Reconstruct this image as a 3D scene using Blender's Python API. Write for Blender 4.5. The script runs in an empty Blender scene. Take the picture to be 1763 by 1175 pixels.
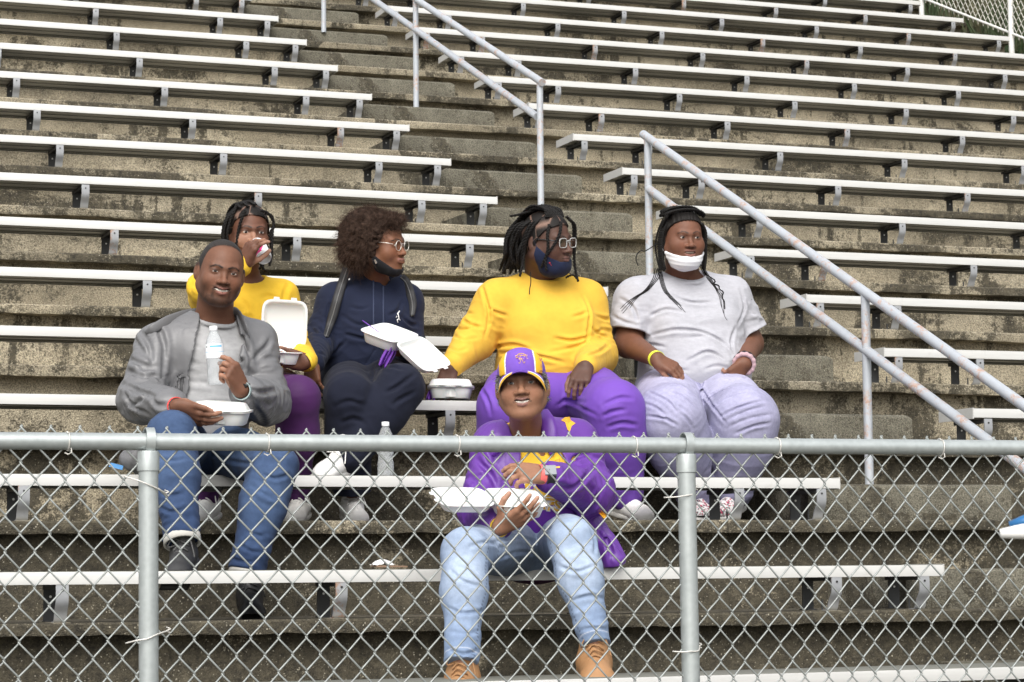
import bpy, math, random
import numpy as np
# ---------------------------------------------------------------- camera, sky, sun, exposure
C = bpy.context.scene.collection
SC = bpy.context.scene
YAW, PITCH, ROLL, FPX = math.radians(20.42779), math.radians(5.44704), math.radians(-.51718), 4166.81
PW, PH = 1763.0, 1175.0
def _axes():
    f = np.array([math.sin(YAW)*math.cos(PITCH), math.cos(YAW)*math.cos(PITCH), math.sin(PITCH)])
    r = np.array([math.cos(YAW), -math.sin(YAW), 0.]); u = np.cross(r, f)
    return r*math.cos(ROLL)+u*math.sin(ROLL), -r*math.sin(ROLL)+u*math.cos(ROLL), f
RX, UX, FX = _axes()
cam = bpy.data.objects.new('camera', bpy.data.cameras.new('camera')); C.objects.link(cam)
from mathutils import Matrix, Vector
m4 = Matrix.Identity(4)
for i in range(3):
    m4[i][0], m4[i][1], m4[i][2] = RX[i], UX[i], -FX[i]
cam.matrix_world = m4
cam.data.sensor_width = 36; cam.data.lens = FPX/PW*36
cam.data.clip_start = .2; cam.data.clip_end = 400
cam.data.dof.use_dof = True; cam.data.dof.focus_distance = 8.7; cam.data.dof.aperture_fstop = 18
SC.camera = cam
SUN_EL, SUN_AZ = math.radians(44), math.radians(205)
world = bpy.data.worlds.new('World'); SC.world = world; world.use_nodes = True
wn = world.node_tree; wn.nodes.clear()
wo = wn.nodes.new('ShaderNodeOutputWorld'); bg = wn.nodes.new('ShaderNodeBackground'); sk = wn.nodes.new('ShaderNodeTexSky')
hs = wn.nodes.new('ShaderNodeHueSaturation')
sk.sky_type = 'NISHITA'; sk.sun_disc = False; sk.sun_elevation = SUN_EL; sk.sun_rotation = SUN_AZ; sk.dust_density = 4; sk.air_density = 1.4
hs.inputs['Saturation'].default_value = .22
wn.links.new(sk.outputs[0], hs.inputs['Color']); wn.links.new(hs.outputs[0], bg.inputs[0]); wn.links.new(bg.outputs[0], wo.inputs[0])
bg.inputs[1].default_value = .15
sun = bpy.data.objects.new('sun', bpy.data.lights.new('sun', 'SUN')); C.objects.link(sun)
sun.data.energy = 1.15; sun.data.angle = math.radians(50); sun.data.color = (1, .96, .9)
# light comes from behind the camera, high up; azimuth measured like the sky texture's rotation
_sd = Vector((math.sin(SUN_AZ)*math.cos(SUN_EL), math.cos(SUN_AZ)*math.cos(SUN_EL), math.sin(SUN_EL)))
sun.rotation_euler = _sd.to_track_quat('Z', 'Y').to_euler()
SC.view_settings.view_transform = 'Standard'; SC.view_settings.look = 'None'; SC.view_settings.gamma = 1
SC.view_settings.exposure = .66
SC.cycles.max_bounces = 8; SC.cycles.transparent_max_bounces = 12

def at(px, py, Y):                      # the point at depth Y that the photo shows at pixel (px, py)
    v = FX + RX*(px-PW/2)/FPX - UX*(py-PH/2)/FPX
    return v*(Y/v[1])
def pix(P):
    P = np.asarray(P, float); z = P@FX
    return PW/2+FPX*(P@RX)/z, PH/2-FPX*(P@UX)/z

# ---------------------------------------------------------------- tagging and mesh helpers
def tag(o, label=None, cat=None, group=None, kind=None):
    if label: o['label'] = label
    if cat: o['category'] = cat
    if group: o['group'] = group
    if kind: o['kind'] = kind
    return o
def empty(name, loc=(0, 0, 0)):
    o = bpy.data.objects.new(name, None); C.objects.link(o); o.location = loc; return o
def mesh_obj(name, V, F, mat=None, parent=None, smooth=False, col=None, loc=None):
    me = bpy.data.meshes.new(name)
    V = np.asarray(V, np.float32)
    if loc is not None: V = V-np.asarray(loc, np.float32)
    elif parent is not None: V = V-np.array(parent_loc(parent), np.float32)
    if isinstance(F, np.ndarray):
        n, k = F.shape
        me.vertices.add(len(V)); me.vertices.foreach_set('co', V.ravel())
        me.loops.add(n*k); me.loops.foreach_set('vertex_index', F.astype(np.int32).ravel())
        me.polygons.add(n); me.polygons.foreach_set('loop_start', np.arange(0, n*k, k, dtype=np.int32))
        me.update(calc_edges=True)
    else:
        me.from_pydata([tuple(map(float, v)) for v in V], [], [tuple(map(int, f)) for f in F])
    if smooth: me.polygons.foreach_set('use_smooth', np.ones(len(me.polygons), bool))
    if col is not None:
        a = me.color_attributes.new('Col', 'FLOAT_COLOR', 'POINT')
        c = np.ones((len(V), 4), np.float32); c[:, :3] = col; a.data.foreach_set('color', c.ravel())
    if mat: me.materials.append(mat)
    o = bpy.data.objects.new(name, me); C.objects.link(o)
    if parent is not None: o.parent = parent
    if loc is not None: o.location = loc
    return o
def parent_loc(p):
    l = np.zeros(3)
    while p is not None: l = l+np.array(p.location); p = p.parent
    return l
class MB:
    def __init__(s): s.v = []; s.f = []; s.n = 0; s.c = []
    def add(s, V, F, c=None):
        V = np.asarray(V, float); s.v.append(V); s.f += [tuple(int(i)+s.n for i in f) for f in F]; s.n += len(V)
        s.c.append(np.tile(np.array(c if c is not None else (1, 1, 1), float), (len(V), 1)) if c is None or np.ndim(c) == 1 else c)
        return s
    def box(s, lo, hi, M=None, c=None):
        x0, y0, z0 = lo; x1, y1, z1 = hi
        V = np.array([(x0,y0,z0),(x1,y0,z0),(x1,y1,z0),(x0,y1,z0),(x0,y0,z1),(x1,y0,z1),(x1,y1,z1),(x0,y1,z1)])
        if M is not None: V = V@M[:, :3].T+M[:, 3] if M.shape[1] == 4 else V@M.T
        return s.add(V, [(0,3,2,1),(4,5,6,7),(0,1,5,4),(1,2,6,5),(2,3,7,6),(3,0,4,7)], c)
    def tube(s, pts, r, sides=8, c=None, caps=True, flat=1.0, nrm=None):
        pts = np.asarray(pts, float); n = len(pts); r = np.broadcast_to(np.asarray(r, float), (n,))
        T = np.gradient(pts, axis=0); T /= np.linalg.norm(T, axis=1)[:, None]+1e-12
        ref = np.array(nrm if nrm is not None else (0, 0, 1.), float)
        if abs(T[0]@ref) > .9 and nrm is None: ref = np.array((1., 0, 0))
        a = ref-T[0]*(ref@T[0]); a /= np.linalg.norm(a)+1e-12
        th = np.arange(sides)*2*np.pi/sides; V = []
        for i in range(n):
            a = a-T[i]*(a@T[i]); a /= np.linalg.norm(a)+1e-12
            b = np.cross(T[i], a)
            V.append(pts[i]+r[i]*(flat*np.cos(th)[:, None]*a+np.sin(th)[:, None]*b))
        V = np.concatenate(V); F = []
        for i in range(n-1):
            for j in range(sides):
                k = (j+1) % sides
                F.append((i*sides+j, i*sides+k, (i+1)*sides+k, (i+1)*sides+j))
        if caps:
            F.append(tuple(range(sides))[::-1]); F.append(tuple(range((n-1)*sides, n*sides)))
        if c is not None and np.ndim(c) == 2: c = np.repeat(np.asarray(c), sides, 0)
        return s.add(V, F, c)
    def extrude_x(s, prof, x0, x1, n=1, jit=None):       # prof: (y, z) polygon, closed
        k = len(prof); xs = np.linspace(x0, x1, n+1); V = []
        for x in xs:
            for (y, z) in prof: V.append((x, y, z))
        V = np.array(V, float)
        if jit is not None: V = jit(V)
        F = [(i*k+j, i*k+(j+1) % k, (i+1)*k+(j+1) % k, (i+1)*k+j) for i in range(n) for j in range(k)]
        F += [tuple(range(k))[::-1], tuple(range(n*k, n*k+k))]
        return s.add(V, F)
    def build(s, name, mat=None, parent=None, smooth=False, loc=None, auto=None, usecol=False):
        V = np.concatenate(s.v); col = np.concatenate(s.c) if usecol else None
        o = mesh_obj(name, V, s.f, mat, parent, smooth or auto is not None, col, loc)
        if auto is not None: smooth_by_angle(o.data, auto)
        return o
def smooth_by_angle(me, ang):
    import bmesh
    bm = bmesh.new(); bm.from_mesh(me); bm.normal_update()
    for e in bm.edges:
        if len(e.link_faces) == 2 and e.calc_face_angle(0) > ang: e.smooth = False
    bm.to_mesh(me); bm.free()
def spline(P, n=8):
    P = np.asarray(P, float)
    if len(P) < 3: return np.array([P[0]+(P[-1]-P[0])*t for t in np.linspace(0, 1, n+1)])
    Q = np.vstack([2*P[0]-P[1], P, 2*P[-1]-P[-2]]); out = []
    for i in range(1, len(Q)-2):
        for t in np.arange(n)/n:
            a, b, c, d = Q[i-1], Q[i], Q[i+1], Q[i+2]
            out.append(.5*((2*b)+(c-a)*t+(2*a-5*b+4*c-d)*t*t+(3*b-a-3*c+d)*t**3))
    out.append(P[-1]); return np.array(out)

# ---------------------------------------------------------------- materials
def mat(name, base=(.5, .5, .5), rough=.6, metal=0., **kw):
    m = bpy.data.materials.new(name); m.use_nodes = True
    b = m.node_tree.nodes['Principled BSDF']
    b.inputs['Base Color'].default_value = (*base, 1); b.inputs['Roughness'].default_value = rough; b.inputs['Metallic'].default_value = metal
    for k, v in kw.items():
        b.inputs[k.replace('_', ' ')].default_value = v
    return m
class N:
    def __init__(s, m): s.t = m.node_tree; s.b = s.t.nodes['Principled BSDF']; s.co = s.t.nodes.new('ShaderNodeTexCoord').outputs['Object']
    def new(s, k, **kw):
        n = s.t.nodes.new(k)
        for a, v in kw.items():
            if a.startswith('_'): setattr(n, a[1:], v)
            else: n.inputs[a.replace('_', ' ')].default_value = v
        return n
    def link(s, a, b): s.t.links.new(a, b)
    def mapping(s, scale, src=None):
        n = s.new('ShaderNodeMapping'); n.inputs['Scale'].default_value = scale; s.link(src or s.co, n.inputs[0]); return n.outputs[0]
    def noise(s, scale, detail=4, rough=.55, vec=None, dist=0.):
        n = s.new('ShaderNodeTexNoise', Scale=scale, Detail=detail, Roughness=rough, Distortion=dist); s.link(vec or s.co, n.inputs['Vector']); return n.outputs['Fac']
    def voro(s, scale, vec=None, out='Color', rnd=1.):
        n = s.new('ShaderNodeTexVoronoi', Scale=scale, Randomness=rnd); s.link(vec or s.co, n.inputs['Vector']); return n.outputs[out]
    def ramp(s, fac, *stops, interp='LINEAR'):
        n = s.new('ShaderNodeValToRGB'); e = n.color_ramp.elements; n.color_ramp.interpolation = interp
        while len(e) < len(stops): e.new(.5)
        for el, (p, c) in zip(e, stops):
            el.position = p; el.color = (*c, 1) if np.ndim(c) else (c, c, c, 1)
        s.link(fac, n.inputs[0]); return n.outputs[0]
    def mix(s, a, b, fac, mode='MIX'):
        n = s.new('ShaderNodeMix', _data_type='RGBA', _blend_type=mode)
        for v, i in ((fac, 0), (a, 6), (b, 7)):
            if hasattr(v, 'links'): s.link(v, n.inputs[i])
            elif i == 0: n.inputs[0].default_value = v
            else: n.inputs[i].default_value = (*v, 1)
        return n.outputs[2]
    def math(s, op, a, b=0., c=0., clamp=False):
        n = s.new('ShaderNodeMath', _operation=op, _use_clamp=clamp)
        for i, v in enumerate((a, b, c)):
            if hasattr(v, 'links'): s.link(v, n.inputs[i])
            else: n.inputs[i].default_value = v
        return n.outputs[0]
    def bump(s, h, strength=.3, dist=.01, nrm=None):
        n = s.new('ShaderNodeBump', Strength=strength, Distance=dist); s.link(h, n.inputs['Height'])
        if nrm: s.link(nrm, n.inputs['Normal'])
        s.link(n.outputs[0], s.b.inputs['Normal']); return n.outputs[0]
    def color(s, c): s.link(c, s.b.inputs['Base Color'])
    def attr(s, name='Col'): return s.new('ShaderNodeVertexColor', _layer_name=name).outputs['Color']
    def sep(s, vec=None):
        n = s.new('ShaderNodeSeparateXYZ'); s.link(vec or s.co, n.inputs[0]); return n.outputs

def concrete_mat(name, dark=0., step=False):
    m = mat(name, rough=.92); n = N(m)
    if step: c = n.ramp(n.noise(1.3, 5, .6), (.3, (.10, .093, .070)), (.7, (.20, .187, .143)))
    else: c = n.ramp(n.noise(1.5, 6, .6), (.3, (.17, .148, .105)), (.5, (.285, .25, .18)), (.7, (.41, .365, .27)))
    pan = n.ramp(n.voro(.9, n.mapping((1, .05, 2.4)), rnd=.9), (0, (.84, .84, .85)), (1, (1.12, 1.1, 1.07)))
    c = n.mix(c, pan, .8, 'MULTIPLY')
    c = n.mix(c, n.ramp(n.noise(150, 4, .7), (.38, .50), (.62, 1.45)), 1., 'MULTIPLY')
    c = n.mix(c, n.ramp(n.noise(17, 5, .7), (.36, .84), (.64, 1.1)), 1., 'MULTIPLY')
    v = n.new('ShaderNodeTexVoronoi', Scale=140.); wv = n.new('ShaderNodeVectorMath', _operation='ADD'); nz = n.new('ShaderNodeTexNoise', Scale=45.)
    n.link(n.co, nz.inputs['Vector']); n.link(n.co, wv.inputs[0]); sc_ = n.new('ShaderNodeVectorMath', _operation='SCALE'); sc_.inputs['Scale'].default_value = .012
    n.link(nz.outputs['Color'], sc_.inputs[0]); n.link(sc_.outputs[0], wv.inputs[1]); n.link(wv.outputs[0], v.inputs['Vector'])
    rnd = n.sep(v.outputs['Color']); inside = n.ramp(v.outputs['Distance'], (.30, 1.), (.46, 0.))
    zone = n.ramp(n.noise(2.3, 4, .55), (.44, .15), (.58, 1.))
    drk = n.math('MULTIPLY', n.ramp(rnd[1], (.62, 0.), (.72, 1.)), inside)
    c = n.mix(c, (.07, .06, .042), n.math('MULTIPLY', drk, n.math('MULTIPLY', zone, .85)))
    z = n.sep()[2]
    low = n.ramp(n.math('MULTIPLY_ADD', z, .30, .40), (.30, 1.), (.66, 0.))
    patch = n.math('ADD', n.noise(1.35, 9, .70, n.mapping((1, 1, 1.3)), .5), n.math('MULTIPLY', low, .10 if step else .20))
    grit = n.math('MULTIPLY', n.math('SUBTRACT', n.noise(62, 5, .85), .5), .42)
    drip = n.math('MULTIPLY', n.ramp(n.noise(2.6, 4, .6, n.mapping((3.2, 3.2, .25))), (.56, 0.), (.66, 1.)), .10)
    e = n.math('ADD', n.math('ADD', patch, grit), n.math('ADD', drip, dark))
    mk = n.ramp(e, (.520, 0.), (.575, 1.))
    mc = n.mix((.016, .014, .010), (.085, .073, .048), n.ramp(n.noise(34, 7, .85), (.38, 0.), (.62, 1.))); mc = n.mix(mc, (.15, .13, .09), n.math('MULTIPLY', n.ramp(n.noise(6.5, 7, .75), (.55, 0.), (.66, 1.)), .55))
    c = n.mix(c, mc, n.math('MULTIPLY', mk, .95))
    sp = n.math('MULTIPLY', n.math('MULTIPLY', n.ramp(rnd[2], (.88, 0.), (.93, 1.)), n.ramp(n.noise(20, 3, .6), (.42, .25), (.6, 1.))), inside)
    c = n.mix(c, (.50, .46, .36), n.math('MULTIPLY', sp, n.math('MULTIPLY', n.math('ADD', mk, .35, clamp=True), .75)))
    n.color(c)
    h = n.math('ADD', n.math('MULTIPLY', n.noise(120, 5, .75), 1.), n.math('MULTIPLY', v.outputs['Distance'], .8))
    n.bump(h, .6, .006)
    return m
M_CONC = concrete_mat('concrete'); M_LIP = concrete_mat('concrete_nosing', dark=.05); M_STEP = concrete_mat('concrete_step', dark=-.05, step=True); M_SHIM = mat('mortar_pad', (.42, .38, .29), .9)
def alu_mat():
    m = mat('aluminium_plank', (.62, .62, .60), .5, .15); n = N(m)
    s = n.noise(5, 5, .6, n.mapping((.6, 9, 9))); c = n.mix((.46, .458, .44), (.60, .597, .58), s)
    d = n.ramp(n.noise(7, 6, .7), (.60, 0.), (.78, 1.)); c = n.mix(c, (.33, .31, .27), n.math('MULTIPLY', d, .5))
    n.color(c); n.link(n.ramp(s, (.3, .34), (.7, .55)), n.b.inputs['Roughness']); n.bump(n.noise(30, 3, .6, n.mapping((.05, 6, 6))), .06, .002); return m
M_ALU = alu_mat()
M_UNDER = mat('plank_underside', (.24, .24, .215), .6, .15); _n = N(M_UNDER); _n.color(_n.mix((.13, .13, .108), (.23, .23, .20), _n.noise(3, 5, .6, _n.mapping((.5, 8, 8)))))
def steel_mat(name, base, rust=.0, metal=.35, rough=.5, low=.5):
    m = mat(name, base, rough, metal); n = N(m)
    f = n.noise(28, 5, .65); c = n.mix(tuple(b*.8 for b in base), tuple(min(1, b*1.12) for b in base), f)
    info = n.new('ShaderNodeObjectInfo').outputs['Random']
    if rust:
        r = n.math('ADD', n.noise(9, 7, .75), n.math('MULTIPLY', info, low))
        k = n.ramp(r, (.72-rust, 0.), (.80-rust, 1.)); c = n.mix(c, n.mix((.20, .09, .045), (.42, .24, .14), n.noise(60, 3)), n.math('MULTIPLY', k, .85))
    n.color(c); n.bump(f, .12, .002); return m
M_BRK = steel_mat('galvanised_bracket', (.33, .34, .355), rust=-.19, low=.42, metal=.3, rough=.55)
M_BRKD = steel_mat('bracket_leg_steel', (.07, .072, .075), metal=.1, rough=.6)
def rail_mat():
    m = mat('painted_rail', (.60, .64, .69), .45, .1); n = N(m)
    c = n.mix((.365, .39, .425), (.475, .505, .54), n.noise(14, 5, .7))
    k = n.ramp(n.noise(4.2, 8, .78, n.mapping((1.6, 1.6, 1.6)), .4), (.50, 0.), (.58, 1.))
    fl = n.ramp(n.noise(38, 5, .8), (.46, 0.), (.56, 1.))
    c = n.mix(c, n.mix((.33, .17, .10), (.60, .42, .33), n.noise(50, 3)), n.math('MULTIPLY', n.math('MULTIPLY', k, fl), .9)); n.color(c)
    n.bump(n.math('SUBTRACT', 1., n.math('MULTIPLY', k, fl)), .35, .002); return m
M_RAIL = rail_mat()
def galv():
    m = mat('galvanised_fence', (.47, .51, .50), .42, .45); n = N(m)
    c = n.mix((.33, .36, .36), (.48, .515, .51), n.noise(22, 6, .7)); sc = n.ramp(n.voro(60, out='Distance'), (0., .93), (.8, 1.05)); c = n.mix(c, sc, 1., 'MULTIPLY')
    k = n.ramp(n.noise(16, 6, .8), (.70, 0.), (.74, 1.)); c = n.mix(c, (.33, .25, .2), n.math('MULTIPLY', k, .7))
    n.color(c); n.bump(n.noise(60, 4), .1, .001); return m
M_GALV = galv(); M_WIRE = mat('chain_wire', (.31, .33, .32), .45, .4); M_TIE = mat('tie_wire', (.66, .64, .60), .45, .4)

# ---------------------------------------------------------------- the stand
D, H = .81, .35397
Y0, Z0 = 7.20815, -.33879
ROWS = 'nmlkjihgfedcbazyxw'
RI = {c: i for i, c in enumerate(ROWS)}
def rowY(i): return Y0+D*(RI[i] if isinstance(i, str) else i)
def rowZ(i): return Z0+H*(RI[i] if isinstance(i, str) else i)
def treadZ(i): return rowZ(i)-.17
XL, XR, XRR, XL0 = 4.712, 5.842, 12.23, -1.25
rng = np.random.RandomState(7)
def n1(x, seed, sc):
    t = np.asarray(x)*sc; i = np.floor(t).astype(int); f = t-i; f = f*f*(3-2*f)
    h = lambda k: (np.sin((k*127.1+seed*311.7))*43758.5453) % 1.0
    return h(i)*(1-f)+h(i+1)*f-.5
body = MB(); lips = MB()
NR = 20
for i in range(-1, NR):
    T = treadZ(i); Y = rowY(i); Tp = treadZ(i-1) if i > -1 else -1.6
    last = i == NR-1; back = rowY(i+1)+.10 if not last else rowY(i+1)+.6
    x0, x1 = XL0-.5, 12.75
    nn = 330 if i < 13 else 160
    xs = np.linspace(x0, x1, nn+1); sd = i*13.7
    a = n1(xs, sd, 1.7)*.006+n1(xs, sd+3, 9)*.004+n1(xs, sd+5, 31)*.0035
    b = n1(xs, sd+8, 2.1)*.008+n1(xs, sd+9, 12)*.006+n1(xs, sd+11, 34)*.005
    if i == -1: Y = 5.62
    # tread and riser sheets
    V = []; 
    for x, da, db in zip(xs, a, b):
        V += [(x, Y+.098, Tp-.02), (x, Y+.098, T-.03), (x, Y+.02, T-.004), (x, back, T-.004)]
    F = [(4*k+j, 4*k+j+1, 4*k+j+5, 4*k+j+4) for k in range(nn) for j in range(3)]
    F = [f[::-1] for f in F]
    body.add(V, F)
    V = []
    for x, da, db in zip(xs, a, b):
        V += [(x, Y+.102, T-.048+db*.5), (x, Y+.003+da*.5, T-.046+db), (x, Y+da, T-.034+db), (x, Y+da*1.1, T-.007+da*.35), (x, Y+.008+da, T+da*.35), (x, Y+.13, T), (x, Y+.13, T-.02)]
    F = [(7*k+j, 7*k+j+1, 7*k+j+8, 7*k+j+7)[::-1] for k in range(nn) for j in range(6)]
    lips.add(V, F)
# far end wall and back of the stand
prof = [(5.66, -1.6)]
for i in range(-1, NR):
    prof += [((rowY(i) if i >= 0 else 5.62)+.10, treadZ(i)-.006), (rowY(i+1)+.10, treadZ(i)-.006)]
prof += [(rowY(NR)+.6, treadZ(NR-1)-.006), (rowY(NR)+.6, -1.6)]
for x in (XL0-.5, 12.75):
    body.add([(x, y, z) for y, z in prof], [tuple(range(len(prof)))])
st = empty('terrace'); tag(st, 'mould-stained concrete terraces of the stadium stand', 'terrace', kind='structure')
o = body.build('concrete_tread', M_CONC, st); tag(o, kind='structure')
o = lips.build('nosing', M_LIP, st, auto=.55); tag(o, kind='structure')
g = MB(); g.add([(-150, -150, -1.6), (250, -150, -1.6), (250, 250, -1.6), (-150, 250, -1.6)], [(0, 1, 2, 3)])
m = mat('ground_gravel', rough=.95); n = N(m); n.color(n.mix((.09, .085, .07), (.15, .14, .12), n.noise(3, 8, .7)))
tag(g.build('ground', m), 'ground around the stand', kind='structure')

# half steps in the aisle
ORD = ['lowest', 'second', 'third', 'fourth', 'fifth', 'sixth', 'seventh', 'eighth', 'ninth', 'tenth', 'eleventh', 'twelfth', 'thirteenth', 'fourteenth', 'fifteenth', 'sixteenth', 'seventeenth', 'eighteenth']
for i in range(0, 17):
    T = treadZ(i)-.003; Ys = rowY(i)+.26+rng.uniform(-.01, .01); xa, xb = 4.70+rng.uniform(-.015, .015), 5.675+rng.uniform(-.015, .02)
    Hh = .157+rng.uniform(-.004, .004); nx = 60; xs = np.linspace(xa, xb, nx+1); V = []; sd = 50+i*3.3
    for k, x in enumerate(xs):
        e = min(x-xa, xb-x); dr = max(0, .022-e)*.55
        j = n1(x, sd, 14)*.003+n1(x, sd+1, 40)*.003; q = n1(x, sd+2, 9)*.003
        V += [(x, Ys+j*.3, T), (x, Ys+j*.5, T+Hh*.5), (x, Ys+j, T+Hh-.014-dr), (x, Ys+.007+j, T+Hh-.004+q*.4-dr), (x, Ys+.02, T+Hh+q*.3-dr), (x, rowY(i+1)+.097, T+Hh), (x, rowY(i+1)+.097, T)]
    F = [(7*k+j, 7*k+(j+1) % 7, 7*(k+1)+(j+1) % 7, 7*(k+1)+j)[::-1] for k in range(nx) for j in range(7)]
    F += [tuple(range(7)), tuple(range(7*nx, 7*nx+7))[::-1]]
    s = MB(); s.add(V, F)
    o = s.build('half_step', M_STEP, loc=(5.19, Ys+.2, T), auto=.6)
    tag(o, 'worn concrete half step in the stair aisle, %s one up from the fence' % ORD[i], 'step', 'concrete half steps up the aisle')

# ---------------------------------------------------------------- benches
W_, TH = .302, .043
bp = [(0, -TH), (0, -.006), (.002, -.002), (.006, 0), (W_-.006, 0), (W_-.002, -.002), (W_, -.006), (W_, -TH), (W_-.012, -TH), (W_-.014, -.034)]
for yy, hh in ((.262, .041), (.150, .038), (.040, .041)):
    bp += [(yy+.006, -.034), (yy+.004, -hh), (yy-.004, -hh), (yy-.006, -.034)]
bp += [(.014, -.034), (.012, -TH)]
def bracket():
    front = MB(); w = .021
    path = spline([(0, .004, -.043), (0, .002, -.075), (0, .006, -.105), (0, .028, -.135), (0, .040, -.160), (0, .056, -.1685), (0, .085, -.1685)], 4)
    nn = len(path); V = []
    T = np.gradient(path, axis=0); T /= np.linalg.norm(T, axis=1)[:, None]; Nn = np.cross(T, (1, 0, 0)); 
    for p, q in zip(path, Nn):
        for dx, dn in ((-w, -.003), (w, -.003), (w, .003), (-w, .003)): V.append(p+np.array((dx, 0, 0))+q*dn)
    F = [(4*k+j, 4*k+(j+1) % 4, 4*k+4+(j+1) % 4, 4*k+4+j) for k in range(nn-1) for j in range(4)]+[(3, 2, 1, 0), tuple(range(4*nn-4, 4*nn))]
    front.add(V, F)
    th = np.arange(10)*math.pi/5
    hole = MB(); hole.tube([(0, -.0035, -.062), (0, .0005, -.062)], .0042, 8)
    bar = MB(); bar.box((-w, .008, -.060), (-w+.006, .27, -.044)); bar.box((-w, .008, -.0475), (w, .27, -.0435)); bar.box((w-.006, .008, -.060), (w, .27, -.044))
    rear = MB(); rear.box((-w-.002, .235, -.168), (w+.002, .241, -.046)); rear.box((-w, .20, -.1695), (w, .27, -.1655)); 
    dot = MB(); dot.tube([(0, .2325, -.085), (0, .236, -.085)], .0045, 8); pin = MB(); pin.tube([(0, .12, -.168), (0, .12, -.128)], .004, 6)
    foot = MB(); foot.box((-.026, .012, -.176), (.030, .30, -.1692))
    return front, hole, bar, rear, dot, foot, pin
M_HOLE = mat('bolt_hole', (.02, .02, .02), .8); M_BOLT = mat('bright_bolt', (.7, .7, .68), .35, .5)
_br = None
def place_bracket(parent, x, y, z, i):
    global _br
    if _br is None:
        base = []
        for nm, mb, mm in zip(('bracket', 'hole', 'crossbar', 'bracket_leg', 'bolt', 'shim', 'anchor_pin'), bracket(), (M_BRK, M_HOLE, M_BRKD, M_BRKD, M_BOLT, M_SHIM, M_BRKD)):
            V = np.concatenate(mb.v)
            me_ = mesh_obj(nm, V, mb.f, mm, smooth=True).data; smooth_by_angle(me_, .6); base.append((nm, me_, mm))
            bpy.data.objects.remove(bpy.data.objects[[o.name for o in C.objects if o.data == base[-1][1]][0]])
        _br = base
    root = None
    for k, (nm, me, mm) in enumerate(_br):
        o = bpy.data.objects.new(nm, me); C.objects.link(o)
        if root is None: root = o; o.parent = parent; o.location = (x, y, z)
        else: o.parent = root
    root.rotation_euler[2] = rng.uniform(-.02, .02)
def bench(i, x0, x1, xs, label, group):
    r = empty('bench', ((x0+x1)/2, rowY(i), treadZ(i))); tag(r, label, 'bench', group)
    dz = rng.uniform(-.003, .003)
    mb = MB(); sd = i*7+x0
    mb.extrude_x([(y+rowY(i), z+rowZ(i)) for y, z in bp], x0, x1, 60, lambda V: V+np.stack([0*V[:, 0], n1(V[:, 0], sd, .4)*.006, n1(V[:, 0], sd+4, .35)*.010], 1))
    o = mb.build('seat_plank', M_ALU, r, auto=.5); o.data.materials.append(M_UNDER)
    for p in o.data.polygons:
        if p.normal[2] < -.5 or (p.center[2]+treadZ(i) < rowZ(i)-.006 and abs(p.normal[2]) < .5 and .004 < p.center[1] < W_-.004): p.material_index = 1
    for xe, s in ((x0, -1), (x1, 1)):
        ec = MB()
        lo, hi = sorted((xe-s*.002, xe+s*.004))
        ec.box((lo, rowY(i)-.001, rowZ(i)-TH-.001), (hi, rowY(i)+W_+.001, rowZ(i)+.002+n1(xe, sd+4, .35)*.01))
        ec.build('end_cap', M_ALU, r)
    for x in xs: place_bracket(r, x-(x0+x1)/2, 0, .17, i)
    return r
who = {0: 'the boots of the capped woman rest on it', 1: 'the woman in the cap sits on it', 2: 'the man in the grey jacket sits on it', 3: 'the four young women sit on it'}
GL, GR = 'aluminium benches on the seated group\'s side of the aisle', 'aluminium benches beyond the handrail'
for i in range(0, 16):
    xs = [4.63, 4.26]+[3.31-.955*k for k in range(5)]
    lb = ('aluminium bench on the group\'s side of the aisle, %s row up' % ORD[i]) if i not in who else 'aluminium bench, %s row up; %s' % (ORD[i], who[i])
    bench(i, XL0, XL, xs, lb, GL)
for i in range(2, 18):
    xs = [5.92, 6.38]+[7.345+.953*k for k in range(5)]+[12.12]
    bench(i, XR, XRR, xs, 'aluminium bench beyond the handrail, %s row up from the fence' % ORD[i], GR)

# ---------------------------------------------------------------- handrails in the aisle
XH = 5.15
def handrail(posts, top, mid, label):
    r = empty('handrail', (XH, posts[0][0], posts[0][1])); tag(r, label, 'handrail', 'painted pipe handrails')
    for nm, P in (('top_rail', top), ('middle_rail', mid)):
        t = MB(); A, B = np.array((XH, *P[0])), np.array((XH, *P[1]))
        t.tube(np.array([A+(B-A)*k for k in np.linspace(0, 1, 24)]), .0225, 16)
        t.build(nm, M_RAIL, r, auto=.8)
    for y, zb, zt in posts:
        t = MB(); t.tube([(XH-.001, y, zb-.02), (XH-.001, y, (zb+zt)/2), (XH-.001, y, zt)], .0195, 14)
        # welded collars where the rails meet the post
        t.build('post', M_RAIL, r, auto=.8)
    return r
def line(P, y): (y0, z0), (y1, z1) = P; return z0+(z1-z0)*(y-y0)/(y1-y0)
S1 = (1.206-2.31)/(9.363-11.729)
topA = [(11.78, 2.31+.05*S1), (6.9, 2.31-(11.729-6.9)*S1)]
midA = [(11.71, 2.024), (6.9, 2.024-(11.708-6.9)*(2.024-.955)/(11.708-9.375))]
handrail([(11.72, treadZ(5), line(topA, 11.72)), (9.37, treadZ(2)+.15, line(topA, 9.37)), (7.02, treadZ(0)-.35, line(topA, 7.02))], topA, midA, 'rust-streaked pale pipe handrail beside the woman in grey')
topB = [(13.27, 2.905), (20.4, 2.905+7.13*.4385)]; midB = [(13.36, 2.715), (20.4, 2.715+7.04*.444)]
handrail([(13.31, treadZ(7)+.1, 2.915), (15.68, treadZ(10)+.15, line(topB, 15.68)), (17.99, treadZ(13)+.15, line(topB, 17.99)), (20.3, treadZ(16)+.1, line(topB, 20.3))], topB, midB, 'pale painted pipe handrail higher up the aisle, ending above the woman with the dark mask')
from concurrent.futures import ThreadPoolExecutor
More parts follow.
